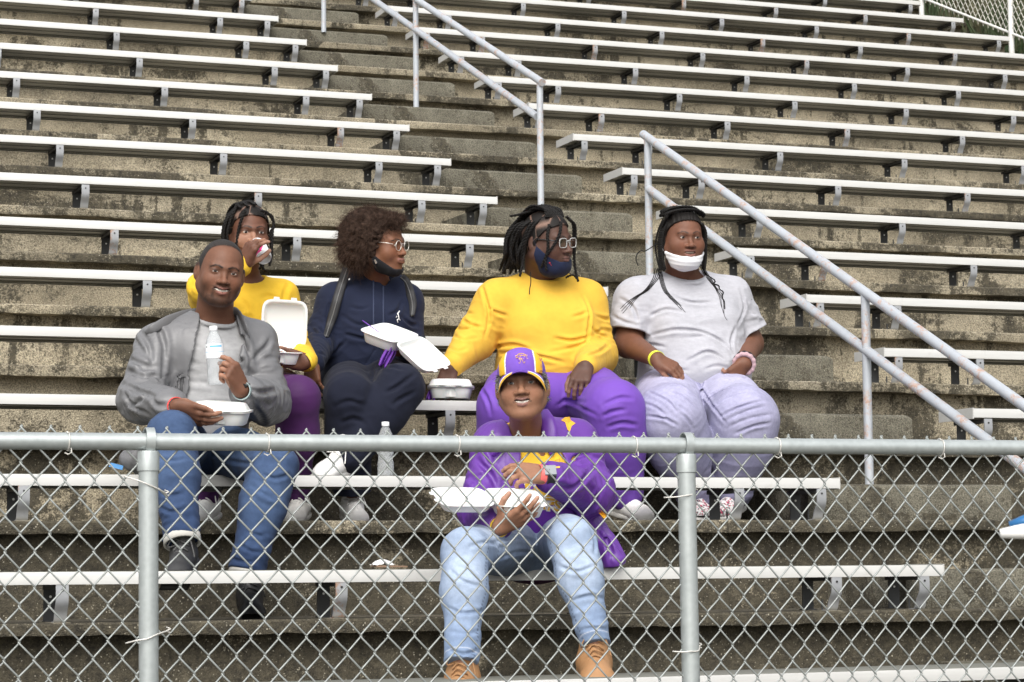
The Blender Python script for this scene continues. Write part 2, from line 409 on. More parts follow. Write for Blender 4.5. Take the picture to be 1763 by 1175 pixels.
# ---------------------------------------------------------------- solid modelling: distance fields turned into one surface
_nt = np.random.RandomState(11).rand(32, 32, 32).astype(np.float32)*2-1
def vn(Q):
    Q = np.asarray(Q, np.float32); i = np.floor(Q).astype(np.int32); f = Q-i; f = f*f*(3-2*f)
    a = i & 31; b = (i+1) & 31; x0, y0, z0 = a.T; x1, y1, z1 = b.T; fx, fy, fz = f.T
    c = lambda x, y: _nt[x, y, z0]*(1-fz)+_nt[x, y, z1]*fz
    return (c(x0, y0)*(1-fy)+c(x0, y1)*fy)*(1-fx)+(c(x1, y0)*(1-fy)+c(x1, y1)*fy)*fx
def ridge(Q): return .35-np.abs(vn(Q))*1.0
def unit(v): v = np.asarray(v, float); return v/(np.linalg.norm(v)+1e-12)
def smin(a, b, k):
    if k <= 0: return np.minimum(a, b)
    h = np.maximum(k-np.abs(a-b), 0)/k; return np.minimum(a, b)-h*h*k*.25
def smax(a, b, k): return -smin(-a, -b, k)
def cone(a, b, ra, rb=None):
    a = np.asarray(a, np.float32); b = np.asarray(b, np.float32); rb = ra if rb is None else rb; ba = b-a; L = max(float(ba@ba), 1e-9)
    def f(P):
        v = P-a; t = np.clip((v@ba)/L, 0, 1); v = v-t[:, None]*ba
        return np.sqrt(np.einsum('ij,ij->i', v, v))-(ra+(rb-ra)*t)
    return f
def ell(c, r, R=None):
    c = np.asarray(c, np.float32); r = np.asarray(r, np.float32); R = None if R is None else np.asarray(R, np.float32)
    def f(P):
        q = P-c
        if R is not None: q = q@R
        k0 = np.sqrt(((q/r)**2).sum(1)); k1 = np.sqrt(((q/(r*r))**2).sum(1))+1e-9
        return k0*(k0-1)/k1
    return f
def rbox(c, h, rd, R=None):
    c = np.asarray(c, np.float32); h = np.asarray(h, np.float32)-rd
    def f(P):
        q = P-c
        if R is not None: q = q@R
        q = np.abs(q)-h; return np.sqrt((np.maximum(q, 0)**2).sum(1))+np.minimum(q.max(1), 0)-rd
    return f
def half(p, n):
    p = np.asarray(p, np.float32); n = np.asarray(unit(n), np.float32)
    return lambda P: (P-p)@n               # keeps the side the normal points away from
class Sdf:
    def __init__(s): s.ops = []
    def u(s, f, k=.0): s.ops.append(('u', f, k)); return s
    def sub(s, f, k=.0): s.ops.append(('s', f, k)); return s
    def clip(s, f, k=.0): s.ops.append(('i', f, k)); return s
    def disp(s, f): s.ops.append(('d', f, 0)); return s
    def tube(s, pts, r, k=.01):
        r = np.broadcast_to(r, (len(pts),))
        for i in range(len(pts)-1): s.u(cone(pts[i], pts[i+1], float(r[i]), float(r[i+1])), k)
        return s
    def full(s, P):
        P = np.asarray(P, np.float32); D = np.full(len(P), 9., np.float32)
        for op, f, k in s.ops:
            if op == 'u': D = smin(D, f(P), k)
            elif op == 's': D = smax(D, -f(P), k)
            elif op == 'i': D = smax(D, f(P), k)
            else: D = D+f(P)
        return D
    def mesh(s, lo, hi, h, B=8):
        lo = np.asarray(lo, float); hi = np.asarray(hi, float)
        nb = np.ceil((hi-lo)/(h*B)).astype(int)
        g = np.stack(np.meshgrid(*[np.arange(n) for n in nb], indexing='ij'), -1).reshape(-1, 3)
        cen = (lo+(g+.5)*B*h).astype(np.float32); R = B*h*.87
        cd = [(op, f(cen) if op != 'd' else None, k) for op, f, k in s.ops]
        D = np.full(len(cen), 9., np.float32)
        for op, v, k in cd:
            if op == 'u': D = smin(D, v, k)
            elif op == 's': D = smax(D, -v, k)
            elif op == 'i': D = smax(D, v, k)
        act = np.abs(D) < R*1.3+.022
        g = g[act]; cd = [(op, None if v is None else v[act], k) for op, v, k in cd]
        n = len(g); l = np.arange(B+1)
        off = np.stack(np.meshgrid(l, l, l, indexing='ij'), -1).reshape(-1, 3)
        M = (B+1)**3; G = np.full((n, M), 9., np.float32)
        def work(sl_):
            P = (lo+(g[sl_][:, None, :]*B+off[None])*h).astype(np.float32); Gs = np.full((len(P), M), 9., np.float32)
            for (op, f, k), (_, v, _) in zip(s.ops, cd):
                m = v[sl_] < R*1.35+.05+k if op in 'us' else np.ones(len(P), bool)
                if not m.any(): continue
                val = f(P[m].reshape(-1, 3)).reshape(-1, M)
                if op == 'u': Gs[m] = smin(Gs[m], val, k)
                elif op == 's': Gs[m] = smax(Gs[m], -val, k)
                elif op == 'i': Gs[m] = smax(Gs[m], val, k)
                else: Gs[m] = Gs[m]+val
            G[sl_] = Gs
        with ThreadPoolExecutor(4) as ex: list(ex.map(work, [slice(i, i+160) for i in range(0, n, 160)]))
        G = G.reshape(n, B+1, B+1, B+1); S = G < 0
        cnt = np.zeros((n, B, B, B), np.int8); sl = (slice(0, B), slice(1, B+1))
        for a in (0, 1):
            for b in (0, 1):
                for c in (0, 1): cnt += S[:, sl[a], sl[b], sl[c]]
        bi, i, j, k = np.nonzero((cnt > 0) & (cnt < 8))
        gi = g[bi]*B+np.stack([i, j, k], 1); NY, NZ = nb[1]*B+2, nb[2]*B+2
        idf = lambda q: (q[:, 0].astype(np.int64)*NY+q[:, 1])*NZ+q[:, 2]
        ids = idf(gi); acc = np.zeros((len(bi), 3)); cn = np.zeros(len(bi))
        co = {}
        for a in (0, 1):
            for b in (0, 1):
                for c in (0, 1): co[a, b, c] = G[bi, i+a, j+b, k+c]
        for ax in range(3):
            for p in (0, 1):
                for q in (0, 1):
                    c0 = [0, 0, 0]; c0[(ax+1) % 3] = p; c0[(ax+2) % 3] = q; c1 = list(c0); c1[ax] = 1
                    d0, d1 = co[tuple(c0)], co[tuple(c1)]; m = (d0 < 0) != (d1 < 0)
                    t = np.where(m, d0/np.where(m, d0-d1, 1), 0); w = np.tile(np.array(c0, float), (len(bi), 1)); w[:, ax] = t
                    acc += w*m[:, None]; cn += m
        V = lo+(gi+acc/cn[:, None])*h
        o = np.argsort(ids); ids = ids[o]; V = V[o]; F = []
        for ax in range(3):
            e = [slice(0, B)]*3; e1 = list(e); e1[ax] = slice(1, B+1)
            A0 = S[:, e[0], e[1], e[2]]; A1 = S[:, e1[0], e1[1], e1[2]]
            bi, i, j, k = np.nonzero(A0 != A1); inside = A0[bi, i, j, k]; q = g[bi]*B+np.stack([i, j, k], 1)
            b_, c_ = (ax+1) % 3, (ax+2) % 3; quad = []
            for db, dc in ((0, 0), (1, 0), (1, 1), (0, 1)):
                w = q.copy(); w[:, b_] -= db; w[:, c_] -= dc; quad.append(idf(w))
            quad = np.stack(quad, 1); pos = np.searchsorted(ids, quad); pos = np.minimum(pos, len(ids)-1)
            ok = (ids[pos] == quad).all(1); pos = pos[ok]; ins = inside[ok]
            pos[~ins] = pos[~ins][:, ::-1]; F.append(pos)
        F = np.concatenate(F)
        return V, F
def relax(V, F, it=1, lam=.5):
    for _ in range(it):
        A = np.zeros_like(V); n = np.zeros(len(V))
        for a, b in ((0, 1), (1, 2), (2, 3), (3, 0)):
            for x, y in ((a, b), (b, a)):
                for d in range(3): A[:, d] += np.bincount(F[:, x], V[F[:, y], d], len(V))
                n += np.bincount(F[:, x], minlength=len(V))
        V = V+lam*(A/np.maximum(n, 1)[:, None]-V)
    return V
def keep_big(V, F, frac=.0):
    return V, F
def sdf_obj(name, S, pts, h, mt, parent, colf=None, pad=.05, sm=1, col=None):
    pts = np.asarray(pts, float); V, F = S.mesh(pts.min(0)-pad, pts.max(0)+pad, h)
    if sm: V = relax(V, F, sm)
    c = colf(V) if colf else (np.tile(np.array(col), (len(V), 1)) if col is not None else None)
    return mesh_obj(name, V, F, mt, parent, True, c)

# ---------------------------------------------------------------- heads
def frame_at(P, yaw=0, pitch=0, roll=0, toward=None):
    # person axes: x = own right hand side, y = forward, z = up; yaw turns towards the photo's right-hand side
    f = -unit(P) if toward is None else unit(toward); z = unit(np.array((0, 0, 1.))-f*f[2]) if toward is not None else unit(UX-f*(f@UX)); x = np.cross(f, z)
    R = np.stack([x, f, z], 1)
    ry, rp, rr = map(math.radians, (yaw, pitch, roll))
    Rz = np.array([[math.cos(ry), -math.sin(ry), 0], [math.sin(ry), math.cos(ry), 0], [0, 0, 1]])
    Rx = np.array([[1, 0, 0], [0, math.cos(rp), -math.sin(rp)], [0, math.sin(rp), math.cos(rp)]])
    Ry = np.array([[math.cos(rr), 0, math.sin(rr)], [0, 1, 0], [-math.sin(rr), 0, math.cos(rr)]])
    return R@(Ry@Rz@Rx)
def _rz(d): a = math.radians(d); return np.array([[math.cos(a), -math.sin(a), 0], [math.sin(a), math.cos(a), 0], [0, 0, 1.]])
class Head:
    def __init__(s, px, py, Y, yaw, pitch, roll, sc, **k):
        s.c = at(px, py, Y); s.R = frame_at(s.c, yaw, pitch, roll); s.s = sc
        s.p = dict(jaw=.060, cheek=.0, chin=.0, nose=1., mouth='closed', full=0., lipw=.025, eye=1.); s.p.update(k)
    def w(s, *q): return s.c+s.R@(np.array(q, float)*s.s)
    def loc(s, P): return ((np.asarray(P)-s.c)@s.R)/s.s
    def lips(s):
        p = s.p; w = p['lipw']; m = p['mouth']; X = np.linspace(-1, 1, 7)
        up, lo = {'closed': (0, 0), 'smile': (.0020, -.0050), 'open': (.003, -.008), 'grin': (.0045, -.0035), 'pout': (0, 0)}[m]
        cz = {'smile': .0125, 'grin': .004}.get(m, 0.)
        q = .006 if m == 'pout' else .002 if m == 'open' else 0
        ux = [(x*w, .0965+q-(.030 if m in ('smile', 'grin') else .022)*(abs(x)**2.0)*(w/.03), -.0585+up*(1-x*x)+cz*x*x-.001*(abs(x) < .1)-.003*abs(x)*(m == 'closed')) for x in X]
        lx = [(x*w*.92, .0945+q-(.028 if m in ('smile', 'grin') else .02)*(abs(x)**2.0)*(w/.03), -.0690+lo*(1-x*x)+(cz+.006)*x*x) for x in X]
        return np.array(ux), np.array(lx)
    def add(s, S, neck=None, nr=.056, ears=True):
        p = s.p; k = s.s; W = s.w; fl = p['full']
        L = lambda a, b, ra, rb=None: cone(W(*a), W(*b), ra*k, (rb if rb is not None else ra)*k)
        E = lambda c, r: ell(W(*c), np.array(r)*k, s.R)
        S.u(E((0, -.012, .028), (.0765, .098, .087)), 0)
        S.u(E((0, .018, -.036), (p['jaw']+.004+fl*.5, .074, .080)), .03*k)
        for sx in (-1, 1):
            S.u(L((sx*(.050+fl), -.008, -.052), (sx*(.022+fl*.6), .056, -.094), .021+fl*.5, .019+fl*.3), .03*k)
            S.u(E((sx*(.037+fl*.5), .056, -.034), (.026+fl*.6, .026, .027+fl*.5)), .022*k)
            S.u(L((sx*.040, .0715, .019), (sx*.008, .085, .014), .0105, .0085), .014*k)
        S.u(E((0, .071, -.100-p['chin']), (.021+fl*.4, .018, .016)), .026*k)
        if fl > .006: S.u(E((0, .03, -.108), (.046+fl, .040, .028)), .03*k)     # soft under-chin
        S.u(E((0, .074, -.064), (.031, .021, .021)), .016*k)
        for sx in (-1, 1):
            S.sub(E((sx*.032, .0975, .0005), (.0185, .0135, .0115)), .013*k)
            S.u(E((sx*.032, .0712, .000), (.0180, .0170, .0148)), .004*k)
        n = p['nose']
        S.u(L((0, .082, .004), (0, .103, -.028), .0068, .0088), .010*k)
        S.u(E((0, .1055, -.0335), (.0115*n, .0115, .0098)), .006*k)
        for sx in (-1, 1): S.u(E((sx*.0125*n, .0945, -.0365), (.0088*n, .0115, .0078)), .006*k)
        ux, lx = s.lips(); o = p['mouth']
        for a, b in zip(ux[:-1], ux[1:]): S.u(L(a, b, .0052), .0035*k)
        for a, b in zip(lx[:-1], lx[1:]): S.u(L(a, b, .0062 if o != 'pout' else .0075), .0035*k)
        if o in ('smile', 'open', 'grin'):
            m = (ux[3]+lx[3])/2; hh = abs(ux[3][2]-lx[3][2])/2
            for x in np.linspace(-.62, .62, 7):
                j = 3+x*3; i0 = min(int(j), 5); t = j-i0; c = (ux[i0]*(1-t)+ux[i0+1]*t+lx[i0]*(1-t)+lx[i0+1]*t)/2
                S.sub(E((c[0], c[1]+.002, c[2]), (.0075, .014, max(.0015, (hh-.0045)*(1-x*x*.8)+.0006))), .001*k)
        for sx in (-1, 1):
            S.sub(E((sx*.0075*n, .1035, -.0435), (.0042, .0062, .0034)), .002*k)
            S.sub(E((sx*.0325, .0925, -.0008), (.0158, .0125, .0050*p['eye'])), .0015*k)
            if ears:
                S.u(ell(W(sx*.0815, -.014, -.008), np.array((.0075, .0185, .0315))*k, s.R@_rz(sx*22)), .005*k)
                S.sub(E((sx*.0890, -.004, -.004), (.0060, .0100, .0175)), .004*k)
        if neck is not None:
            S.u(cone(W(0, -.028, -.055), np.asarray(neck, float), nr*k, nr*1.08*k), .028*k)
    def color(s, P, skin, lip, brow=(.018, .011, .008), browz=.0, beard=0., hair=None, browk=1.):
        q = s.loc(P).astype(np.float32); skin = np.array(skin, float)
        x, y, z = q.T; n = vn(q*60)*.5+vn(q*25)*.5
        C_ = np.tile(skin, (len(P), 1))*(1+.09*n)[:, None]
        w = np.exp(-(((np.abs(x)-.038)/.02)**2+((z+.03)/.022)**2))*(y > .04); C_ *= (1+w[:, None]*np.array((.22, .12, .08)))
        w = np.exp(-(x/.02)**2-((z-.055)/.03)**2)*(y > .06); C_ *= (1+.16*w)[:, None]  # forehead highlight painted into the skin colour
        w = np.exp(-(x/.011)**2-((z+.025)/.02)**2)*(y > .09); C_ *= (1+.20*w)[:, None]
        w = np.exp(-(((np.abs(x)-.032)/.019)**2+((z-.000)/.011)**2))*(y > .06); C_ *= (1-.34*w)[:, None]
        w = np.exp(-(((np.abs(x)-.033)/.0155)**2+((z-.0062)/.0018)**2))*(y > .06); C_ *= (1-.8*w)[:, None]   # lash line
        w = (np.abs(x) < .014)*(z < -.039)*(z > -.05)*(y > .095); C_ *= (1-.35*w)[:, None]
        if s.p['mouth'] in ('smile', 'grin'):      # shade of the smile fold painted in, nose wing to mouth corner
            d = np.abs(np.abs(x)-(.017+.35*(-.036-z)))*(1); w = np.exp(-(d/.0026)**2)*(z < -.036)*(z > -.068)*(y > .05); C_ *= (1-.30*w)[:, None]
        ux, lx = s.lips()
        du = np.min([cone(a, b, .0050)(q) for a, b in zip(ux[:-1], ux[1:])], 0); dl = np.min([cone(a, b, .0062)(q) for a, b in zip(lx[:-1], lx[1:])], 0)
        m = np.clip(1-du/.0022, 0, 1)*(y > .06); C_ = C_*(1-m[:, None])+m[:, None]*np.array(lip)*.72
        m = np.clip(1-dl/.0022, 0, 1)*(y > .06); C_ = C_*(1-m[:, None])+m[:, None]*np.array(lip)
        ml = (ux[3][2]+lx[3][2])/2+(x/.026)**2*.002; w = np.exp(-((z-ml)/.0014)**2)*(np.abs(x) < s.p['lipw'])*(y > .07); C_ *= (1-.8*w)[:, None]
        for sx in (-1, 1):
            b = [(sx*.012, .09, .0165+browz), (sx*.024, .09, .0215+browz), (sx*.036, .082, .0225+browz), (sx*.050, .066, .0145+browz)]
            Q2 = q*np.array((1, .0, 1)); bb = [np.array(t)*np.array((1, .0, 1)) for t in b]
            d = np.min([cone(bb[i], bb[i+1], (.0030-.0006*i)*s.p.get('browt', 1))(Q2) for i in range(3)], 0)
            m = np.clip(.5-d/.0026+.5*vn(q*np.array((240, 60, 500))), 0, 1)*(y > .03)*browk
            C_ = C_*(1-m[:, None])+m[:, None]*np.array(brow)
        if beard:
            g = np.maximum(np.exp(-((z+.105)/.022)**2)*(np.abs(x) < .05), 0)+np.exp(-((np.abs(x)-.058)/.012)**2)*np.clip((-.03-z)/.03, 0, 1)*.8+np.exp(-((z+.0505)/.004)**2)*(np.abs(x) < .028)*.9+np.exp(-((np.abs(x)-.029)/.005)**2)*(z < -.05)*.7
            g = np.clip(g, 0, 1)*np.clip((.0-z)/.03, 0, 1)*np.clip((y+.0)/.03, 0, 1)*(1-np.clip(1-np.minimum(du, dl)/.003, 0, 1))*(.75+.25*vn(q*220))*beard
            C_ = C_*(1-g[:, None])+g[:, None]*np.array((.014, .010, .008))
        if hair is not None:
            m = hair(q)[:, None]; C_ = C_*(1-m)+m*np.array((.010, .008, .007))
        return np.clip(C_, 0, 1)
    def eyes(s, parent, look=0., lookz=0.):
        for sx in (-1, 1):
            n1_, n2_ = 28, 20; V = []; cc = []
            a, b = math.radians(look), math.radians(lookz)
            g = np.array((-math.sin(a), math.cos(a)*math.cos(b), math.sin(b)))
            th = np.linspace(0, np.pi, n2_); ph = np.linspace(0, 2*np.pi, n1_, endpoint=False)
            u = unit(np.cross(g, (0, 0, 1))); v = np.cross(u, g)
            for t in th:
                for f in ph:
                    d = g*math.cos(t)+(u*math.cos(f)+v*math.sin(f))*math.sin(t)
                    V.append(s.w(*(np.array((sx*.032, .0712, -.0003))+d*.0156)))
                    cc.append((.004, .004, .004) if t < .19 else (.026, .012, .007) if t < .40 else (.46, .41, .37))
            F = [(i*n1_+j, i*n1_+(j+1) % n1_, (i+1)*n1_+(j+1) % n1_, (i+1)*n1_+j) for i in range(n2_-1) for j in range(n1_)]
            mesh_obj('eye', V, np.array(F), M_EYE, parent, True, np.array(cc))
    def teeth(s, parent, c=(.78, .74, .66), up=0.):
        ux, lx = s.lips(); mb = MB(); w = s.p['lipw']
        P = [s.w(x, .0855-x*x*14, (ux[3][2]+lx[3][2])/2+.001+up+.003*(x/w)**2) for x in np.linspace(-w*.74, w*.74, 11)]
        mb.tube(P, .0052*s.s, 8, flat=1.0); o = mb.build('teeth', M_TEETH, parent, smooth=True)

def hand(S, wr, d, n, side, curls, spread=.10, thumb=(.55, .75, -.25), tb=(.5, .4), s=1., k=.0035, pip=1.15, dip=.75):
    """wrist, finger direction, back-of-hand normal, side=+1 puts the thumb towards n x d"""
    d = unit(d); n = unit(n-d*(np.dot(n, d))); l = np.cross(n, d)*side; wr = np.asarray(wr, float); tips = []
    off = [.031, .0105, -.0105, -.030]; kl = [.086, .090, .085, .077]; ln = [.072, .080, .074, .058]; rr = [.0092, .0094, .0089, .0080]
    kn = [wr+(d*kl[i]+l*off[i]-n*(.002 if i in (0, 3) else 0))*s for i in range(4)]
    for i in range(4): S.u(cone(wr+l*off[i]*.55*s+d*.006*s, kn[i], .0165*s, .0122*s), .012*s)
    S.u(cone(wr+l*.022*s+d*.018*s-n*.008*s, wr+l*.028*s+d*.052*s-n*.006*s, .0165*s, .0125*s), .014*s)
    S.u(cone(wr-l*.018*s+d*.02*s-n*.006*s, wr-l*.022*s+d*.06*s-n*.004*s, .0135*s, .011*s), .012*s)
    rot = lambda v, ax, a: v*math.cos(a)+np.cross(ax, v)*math.sin(a)+ax*np.dot(ax, v)*(1-math.cos(a))
    axl = np.cross(n, d)                   # turning about this bends the finger towards the palm
    for i in range(4):
        c = curls[i]; c = (c, c*pip, c*dip) if np.ndim(c) == 0 else c
        f = unit(d+l*(1.5-i)*spread); p = kn[i]; a = 0; ax = np.cross(n, f)
        for seg, (fr_, cc) in enumerate(zip((.44, .31, .25), c)):
            a += cc; v = rot(f, ax, a); q = p+v*ln[i]*fr_*s
            S.u(cone(p, q, rr[i]*(1.04-.07*seg)*s, rr[i]*(.98-.09*seg)*s), k if seg else .006); p = q
        tips.append((p, rot(f, ax, a)))
    b = wr+(l*.026+d*.026-n*.010)*s; v = unit(d*thumb[0]+l*thumb[1]+n*thumb[2]); p1 = b+v*.040*s
    v2 = unit(v*(1-tb[0])+(d*.8-l*.35+n*-.5)*tb[0]); p2 = p1+v2*.033*s; v3 = unit(v2*(1-tb[1])+(d*.6-l*.6-n*.5)*tb[1]); p3 = p2+v3*.026*s
    S.u(cone(b, p1, .0165*s, .0115*s), .012*s); S.u(cone(p1, p2, .0112*s, .0105*s), .004); S.u(cone(p2, p3, .0105*s, .0085*s), .003)
    tips.append((p3, v3)); return dict(tips=tips, kn=kn, wr=wr, d=d, n=n, l=l)

# ---------------------------------------------------------------- cloth, skin and hair materials
def attr_mat(name, rough=.8, sheen=0., bump=None, var=.08, sss=0., spec=.5, weave=0, vscale=30., coat=0., folds=None):
    m = mat(name, rough=rough); n = N(m); b = n.b
    c = n.attr(); f = n.noise(vscale, 5, .7); c = n.mix(c, n.ramp(f, (.25, 1-var), (.75, 1+var)), 1., 'MULTIPLY'); n.color(c)
    b.inputs['Specular IOR Level'].default_value = spec
    if sheen: b.inputs['Sheen Weight'].default_value = sheen; b.inputs['Sheen Roughness'].default_value = .5
    if sss: b.inputs['Subsurface Weight'].default_value = sss; b.inputs['Subsurface Scale'].default_value = .006; b.inputs['Subsurface Radius'].default_value = (1, .35, .2)
    if coat: b.inputs['Coat Weight'].default_value = coat; b.inputs['Coat Roughness'].default_value = .3
    if bump:
        h = n.noise(bump[0], 4, .6)
        if weave: h = n.math('ADD', h, n.math('MULTIPLY', n.noise(weave, 2, .5, n.mapping((1, 1, .15))), .6))
        nb = n.bump(h, bump[1], bump[2])
        if folds:
            fs, fst, fd, fm = folds; q = n.noise(fs, 3, .5, n.mapping(fm), 1.3); h = n.math('POWER', n.math('ABSOLUTE', n.math('SUBTRACT', q, .5)), .62)
            msk = n.ramp(n.noise(3.2, 2, .5), (.40, .15), (.62, 1.)); h = n.math('MULTIPLY', h, msk)
            b2 = n.new('ShaderNodeBump', Strength=fst, Distance=fd); n.link(h, b2.inputs['Height']); n.link(b2.outputs[0], [x for x in n.t.nodes if x.bl_idname == 'ShaderNodeBump'][0].inputs['Normal'])
    return m
M_SKIN = attr_mat('skin', .54, bump=(200, .3, .0015), var=.09, sss=.06, spec=.30, vscale=90)
M_EYE = attr_mat('eye', .12, var=.0, spec=.6); M_TEETH = mat('teeth', (.74, .70, .62), .25)
M_KNIT = attr_mat('knit_cotton', .9, sheen=.04, spec=.2, bump=(420, .22, .0012), var=.06, weave=300, folds=None)
M_DENIM = attr_mat('denim', .88, sheen=.03, spec=.25, bump=(330, .3, .0014), var=.14, weave=500, vscale=70, folds=None)
M_NYLON = attr_mat('nylon_shell', .42, bump=(70, .15, .003), var=.05, spec=.45, folds=(5., .30, .03, (1, 1, 1.3)))
M_STRETCH = attr_mat('stretch_fabric', .66, sheen=.05, spec=.3, bump=(500, .1, .001), var=.04, folds=None)
M_LEATHER = attr_mat('shoe_leather', .5, bump=(160, .2, .0015), var=.08)
M_HAIR = attr_mat('hair', .58, bump=(700, .5, .0015), var=.4, vscale=260, spec=.2)
M_FOAM = mat('white_foam', (.78, .78, .765), .48, Subsurface_Weight=.12, Subsurface_Scale=.01)
M_MATTE = attr_mat('matte', .6, var=.04); M_GLOSS = attr_mat('gloss', .25, var=.02)
def braid(mb, P, r, c=(.009, .008, .0075), n=10, pitch=None, sides=8, taper=.75):
    """a plaited strand: three bulging locks winding round one another"""
    Q = spline(P, n); L = np.r_[0, np.cumsum(np.linalg.norm(np.diff(Q, axis=0), axis=1))]
    pitch = pitch or r*3.4; m = max(6, int(L[-1]/(pitch/5))); t = np.linspace(0, L[-1], m)
    Q = np.stack([np.interp(t, L, Q[:, i]) for i in range(3)], 1); u = t/L[-1]
    T = np.gradient(Q, axis=0); T /= np.linalg.norm(T, axis=1)[:, None]+1e-9
    a = np.cross(T, (.3, .5, .81)); a /= np.linalg.norm(a, axis=1)[:, None]+1e-9; b = np.cross(T, a)
    rr = r*(1-(1-taper)*u)
    for s in range(3):
        ph = 2*np.pi*t/(pitch*2)+s*2*np.pi/3
        K = Q+a*(np.sin(ph)*rr*.62)[:, None]+b*(np.sin(2*ph)*rr*.34)[:, None]
        mb.tube(K, rr*.60*(1+.18*np.sin(ph*2)), 6, c)
# ---------------------------------------------------------------- people
def cv(r, u, t): return RX*r+UX*u-FX*t        # right, up, towards the camera
def wr(a, b, amp, fa=30., fp=9., seed=0., foc=None, base=.35, rad=.12, foc2=None):
    ax = unit(np.asarray(b, float)-np.asarray(a, float)).astype(np.float32); a = np.asarray(a, np.float32)
    def f(P):
        q = P-a; al = q@ax; Q = q*fp+ax*(al*(fa-fp))[:, None]+seed; Q = Q+.35*vn(P*11+seed)[:, None]
        v = (.30-np.abs(vn(Q)))+.45*(.30-np.abs(vn(Q*2.3+7)))
        w = base
        if foc is not None: w = w+np.exp(-((P-np.asarray(foc, np.float32))**2).sum(1)/rad**2)
        if foc2 is not None: w = w+np.exp(-((P-np.asarray(foc2, np.float32))**2).sum(1)/rad**2)
        return -amp*v*w
    return f
def plus(f, g): return lambda P: f(P)+g(P)
class Body:
    def __init__(s, J, tor, arm, leg):
        s.J = J; s.tor = tor; s.arm = arm; s.leg = leg
        J['pel'] = (J['hpA']+J['hpB'])/2 if 'pel' not in J else J['pel']
        up = unit(J['nb']-J['pel']); x = J['shA']-J['shB']; x = unit(x-up*(x@up)); s.T = np.stack([x, np.cross(up, x), up], 1); s.L = float(np.linalg.norm(J['nb']-J['pel']))
        # person's forward must look at the camera side
        if s.T[:, 1]@FX > 0: s.T[:, 1] *= -1
    def tw(s, x, y, z): return s.J['pel']+s.T@np.array((x, y, z*s.L))
    def torso(s, S, g, k=.07, wf=None):
        for (x, y, z, rx, ry, rz) in s.tor:
            f = ell(s.tw(x, y, z), (rx+g, ry+g, rz+g), s.T); S.u(plus(f, wf) if wf else f, k)
        J = s.J
        f = cone(J['shA'], J['shB'], s.arm[0]*.82+g); S.u(f, k)
        nb = J['nb']-s.T[:, 2]*.02
        for sh in (J['shA'], J['shB']): S.u(cone(nb, sh, .042+g, s.arm[0]*.7+g), k)
    def arm_(s, S, side, g, k=.03, amp=0., seed=0, upto=1., fa=30, fp=9, r=None):
        J = s.J; a, b, c = J['sh'+side], J['el'+side], J['wr'+side]; r = r or s.arm
        f = cone(a, b, r[0]+g, r[1]+g); h = cone(b, b+(c-b)*upto, r[1]+g, r[2]+g)
        if amp:
            f = plus(f, wr(a, b, amp, fa, fp, seed, b)); h = plus(h, wr(b, c, amp, fa, fp, seed+5, b))
        S.u(f, k)
        if upto > 0: S.u(h, k)
    def lap(s, S, g=0., f=.75, t=.34):
        J = s.J; a, b = (J['hp'+q]+(J['kn'+q]-J['hp'+q])*t for q in 'AB'); S.u(cone(a, b, s.leg[0]*f+g), .05)
    def legs_(s, S, side, g, k=.07, kk=.022, amp=0., seed=0, r=None, upto=1., fa=26, fp=8):
        J = s.J; a, b, c = J['hp'+side], J['kn'+side], J['an'+side]; r = r or s.leg
        md = a+(b-a)*.5+np.array((0, 0, .012)); f1 = cone(a, md, r[0]+g, r[0]*.62+r[1]*.38+g+.006); f2 = cone(md, b, r[0]*.62+r[1]*.38+g+.006, r[1]+g); f = lambda P: np.minimum(f1(P), f2(P)); m = b+(c-b)*.35; r15 = r[1]*.86+r[2]*.14; h = cone(b, m, r[1]+g, r15+g); h2 = cone(m, b+(c-b)*upto, r15+g, r[2]+g)
        if amp:
            f = plus(f, wr(a, b, amp, fa, fp, seed, b, foc2=a)); w = wr(b, c, amp, fa, fp, seed+5, b, foc2=c); h = plus(h, w); h2 = plus(h2, w)
        L_ = Sdf(); L_.u(f, k); L_.u(h, k); L_.u(h2, k); S.u(L_.full, kk)
def dense(pts, n=5): return [tuple(q) for q in spline([(x, y, 0.) for x, y in pts], n)[:, :2]]
def surf(S, pts, lift=.002, lo=6.5, hi=11.5):
    """points where the sight line through each pixel meets the cloth, lifted a little off it"""
    out = []
    for px, py in pts:
        v = unit(at(px, py, 1.)); t = np.arange(lo, hi, .004); P = v*t[:, None]; D = S.full(P) if not isinstance(S, tuple) else np.min([q.full(P) for q in S], 0); i = np.nonzero(D < 0)[0]
        out.append(v*((t[i[0]] if len(i) else np.nan)-lift))
    out = np.array(out); ok = ~np.isnan(out[:, 0])
    if not ok.all():
        i = np.arange(len(out)); tt = np.linalg.norm(out, axis=1)
        for k in i[~ok]:
            j = i[ok][np.argmin(abs(i[ok]-k))] if ok.any() else None
            v = unit(at(*pts[k], 1.)); out[k] = v*(tt[j] if j is not None else (lo+hi)/2)
    return out
def ring(c, ax, r, w, th, name, mt, parent, col=None, n=28, lobes=0, ry=None):
    ax = unit(ax); a = unit(np.cross(ax, (.2, .3, .93))); b = np.cross(ax, a); V = []
    for i in range(n):
        q = 2*math.pi*i/n; e = (math.cos(q)*a+math.sin(q)*b); k = (1+.10*math.sin(q*lobes)) if lobes else 1
        for dr, dw in ((0, -w/2), (th*k, -w/2*k), (th*k, w/2*k), (0, w/2)): V.append(c+e*(r+dr)+ax*dw)
    F = [(4*i+j, 4*i+(j+1) % 4, 4*((i+1) % n)+(j+1) % 4, 4*((i+1) % n)+j) for i in range(n) for j in range(4)]
    return mesh_obj(name, V, F, mt, parent, bool(lobes), np.tile(np.array(col or (1, 1, 1)), (len(V), 1)))
def person(label, base):
    r = empty('person', tuple(base)); return tag(r, label, 'person')
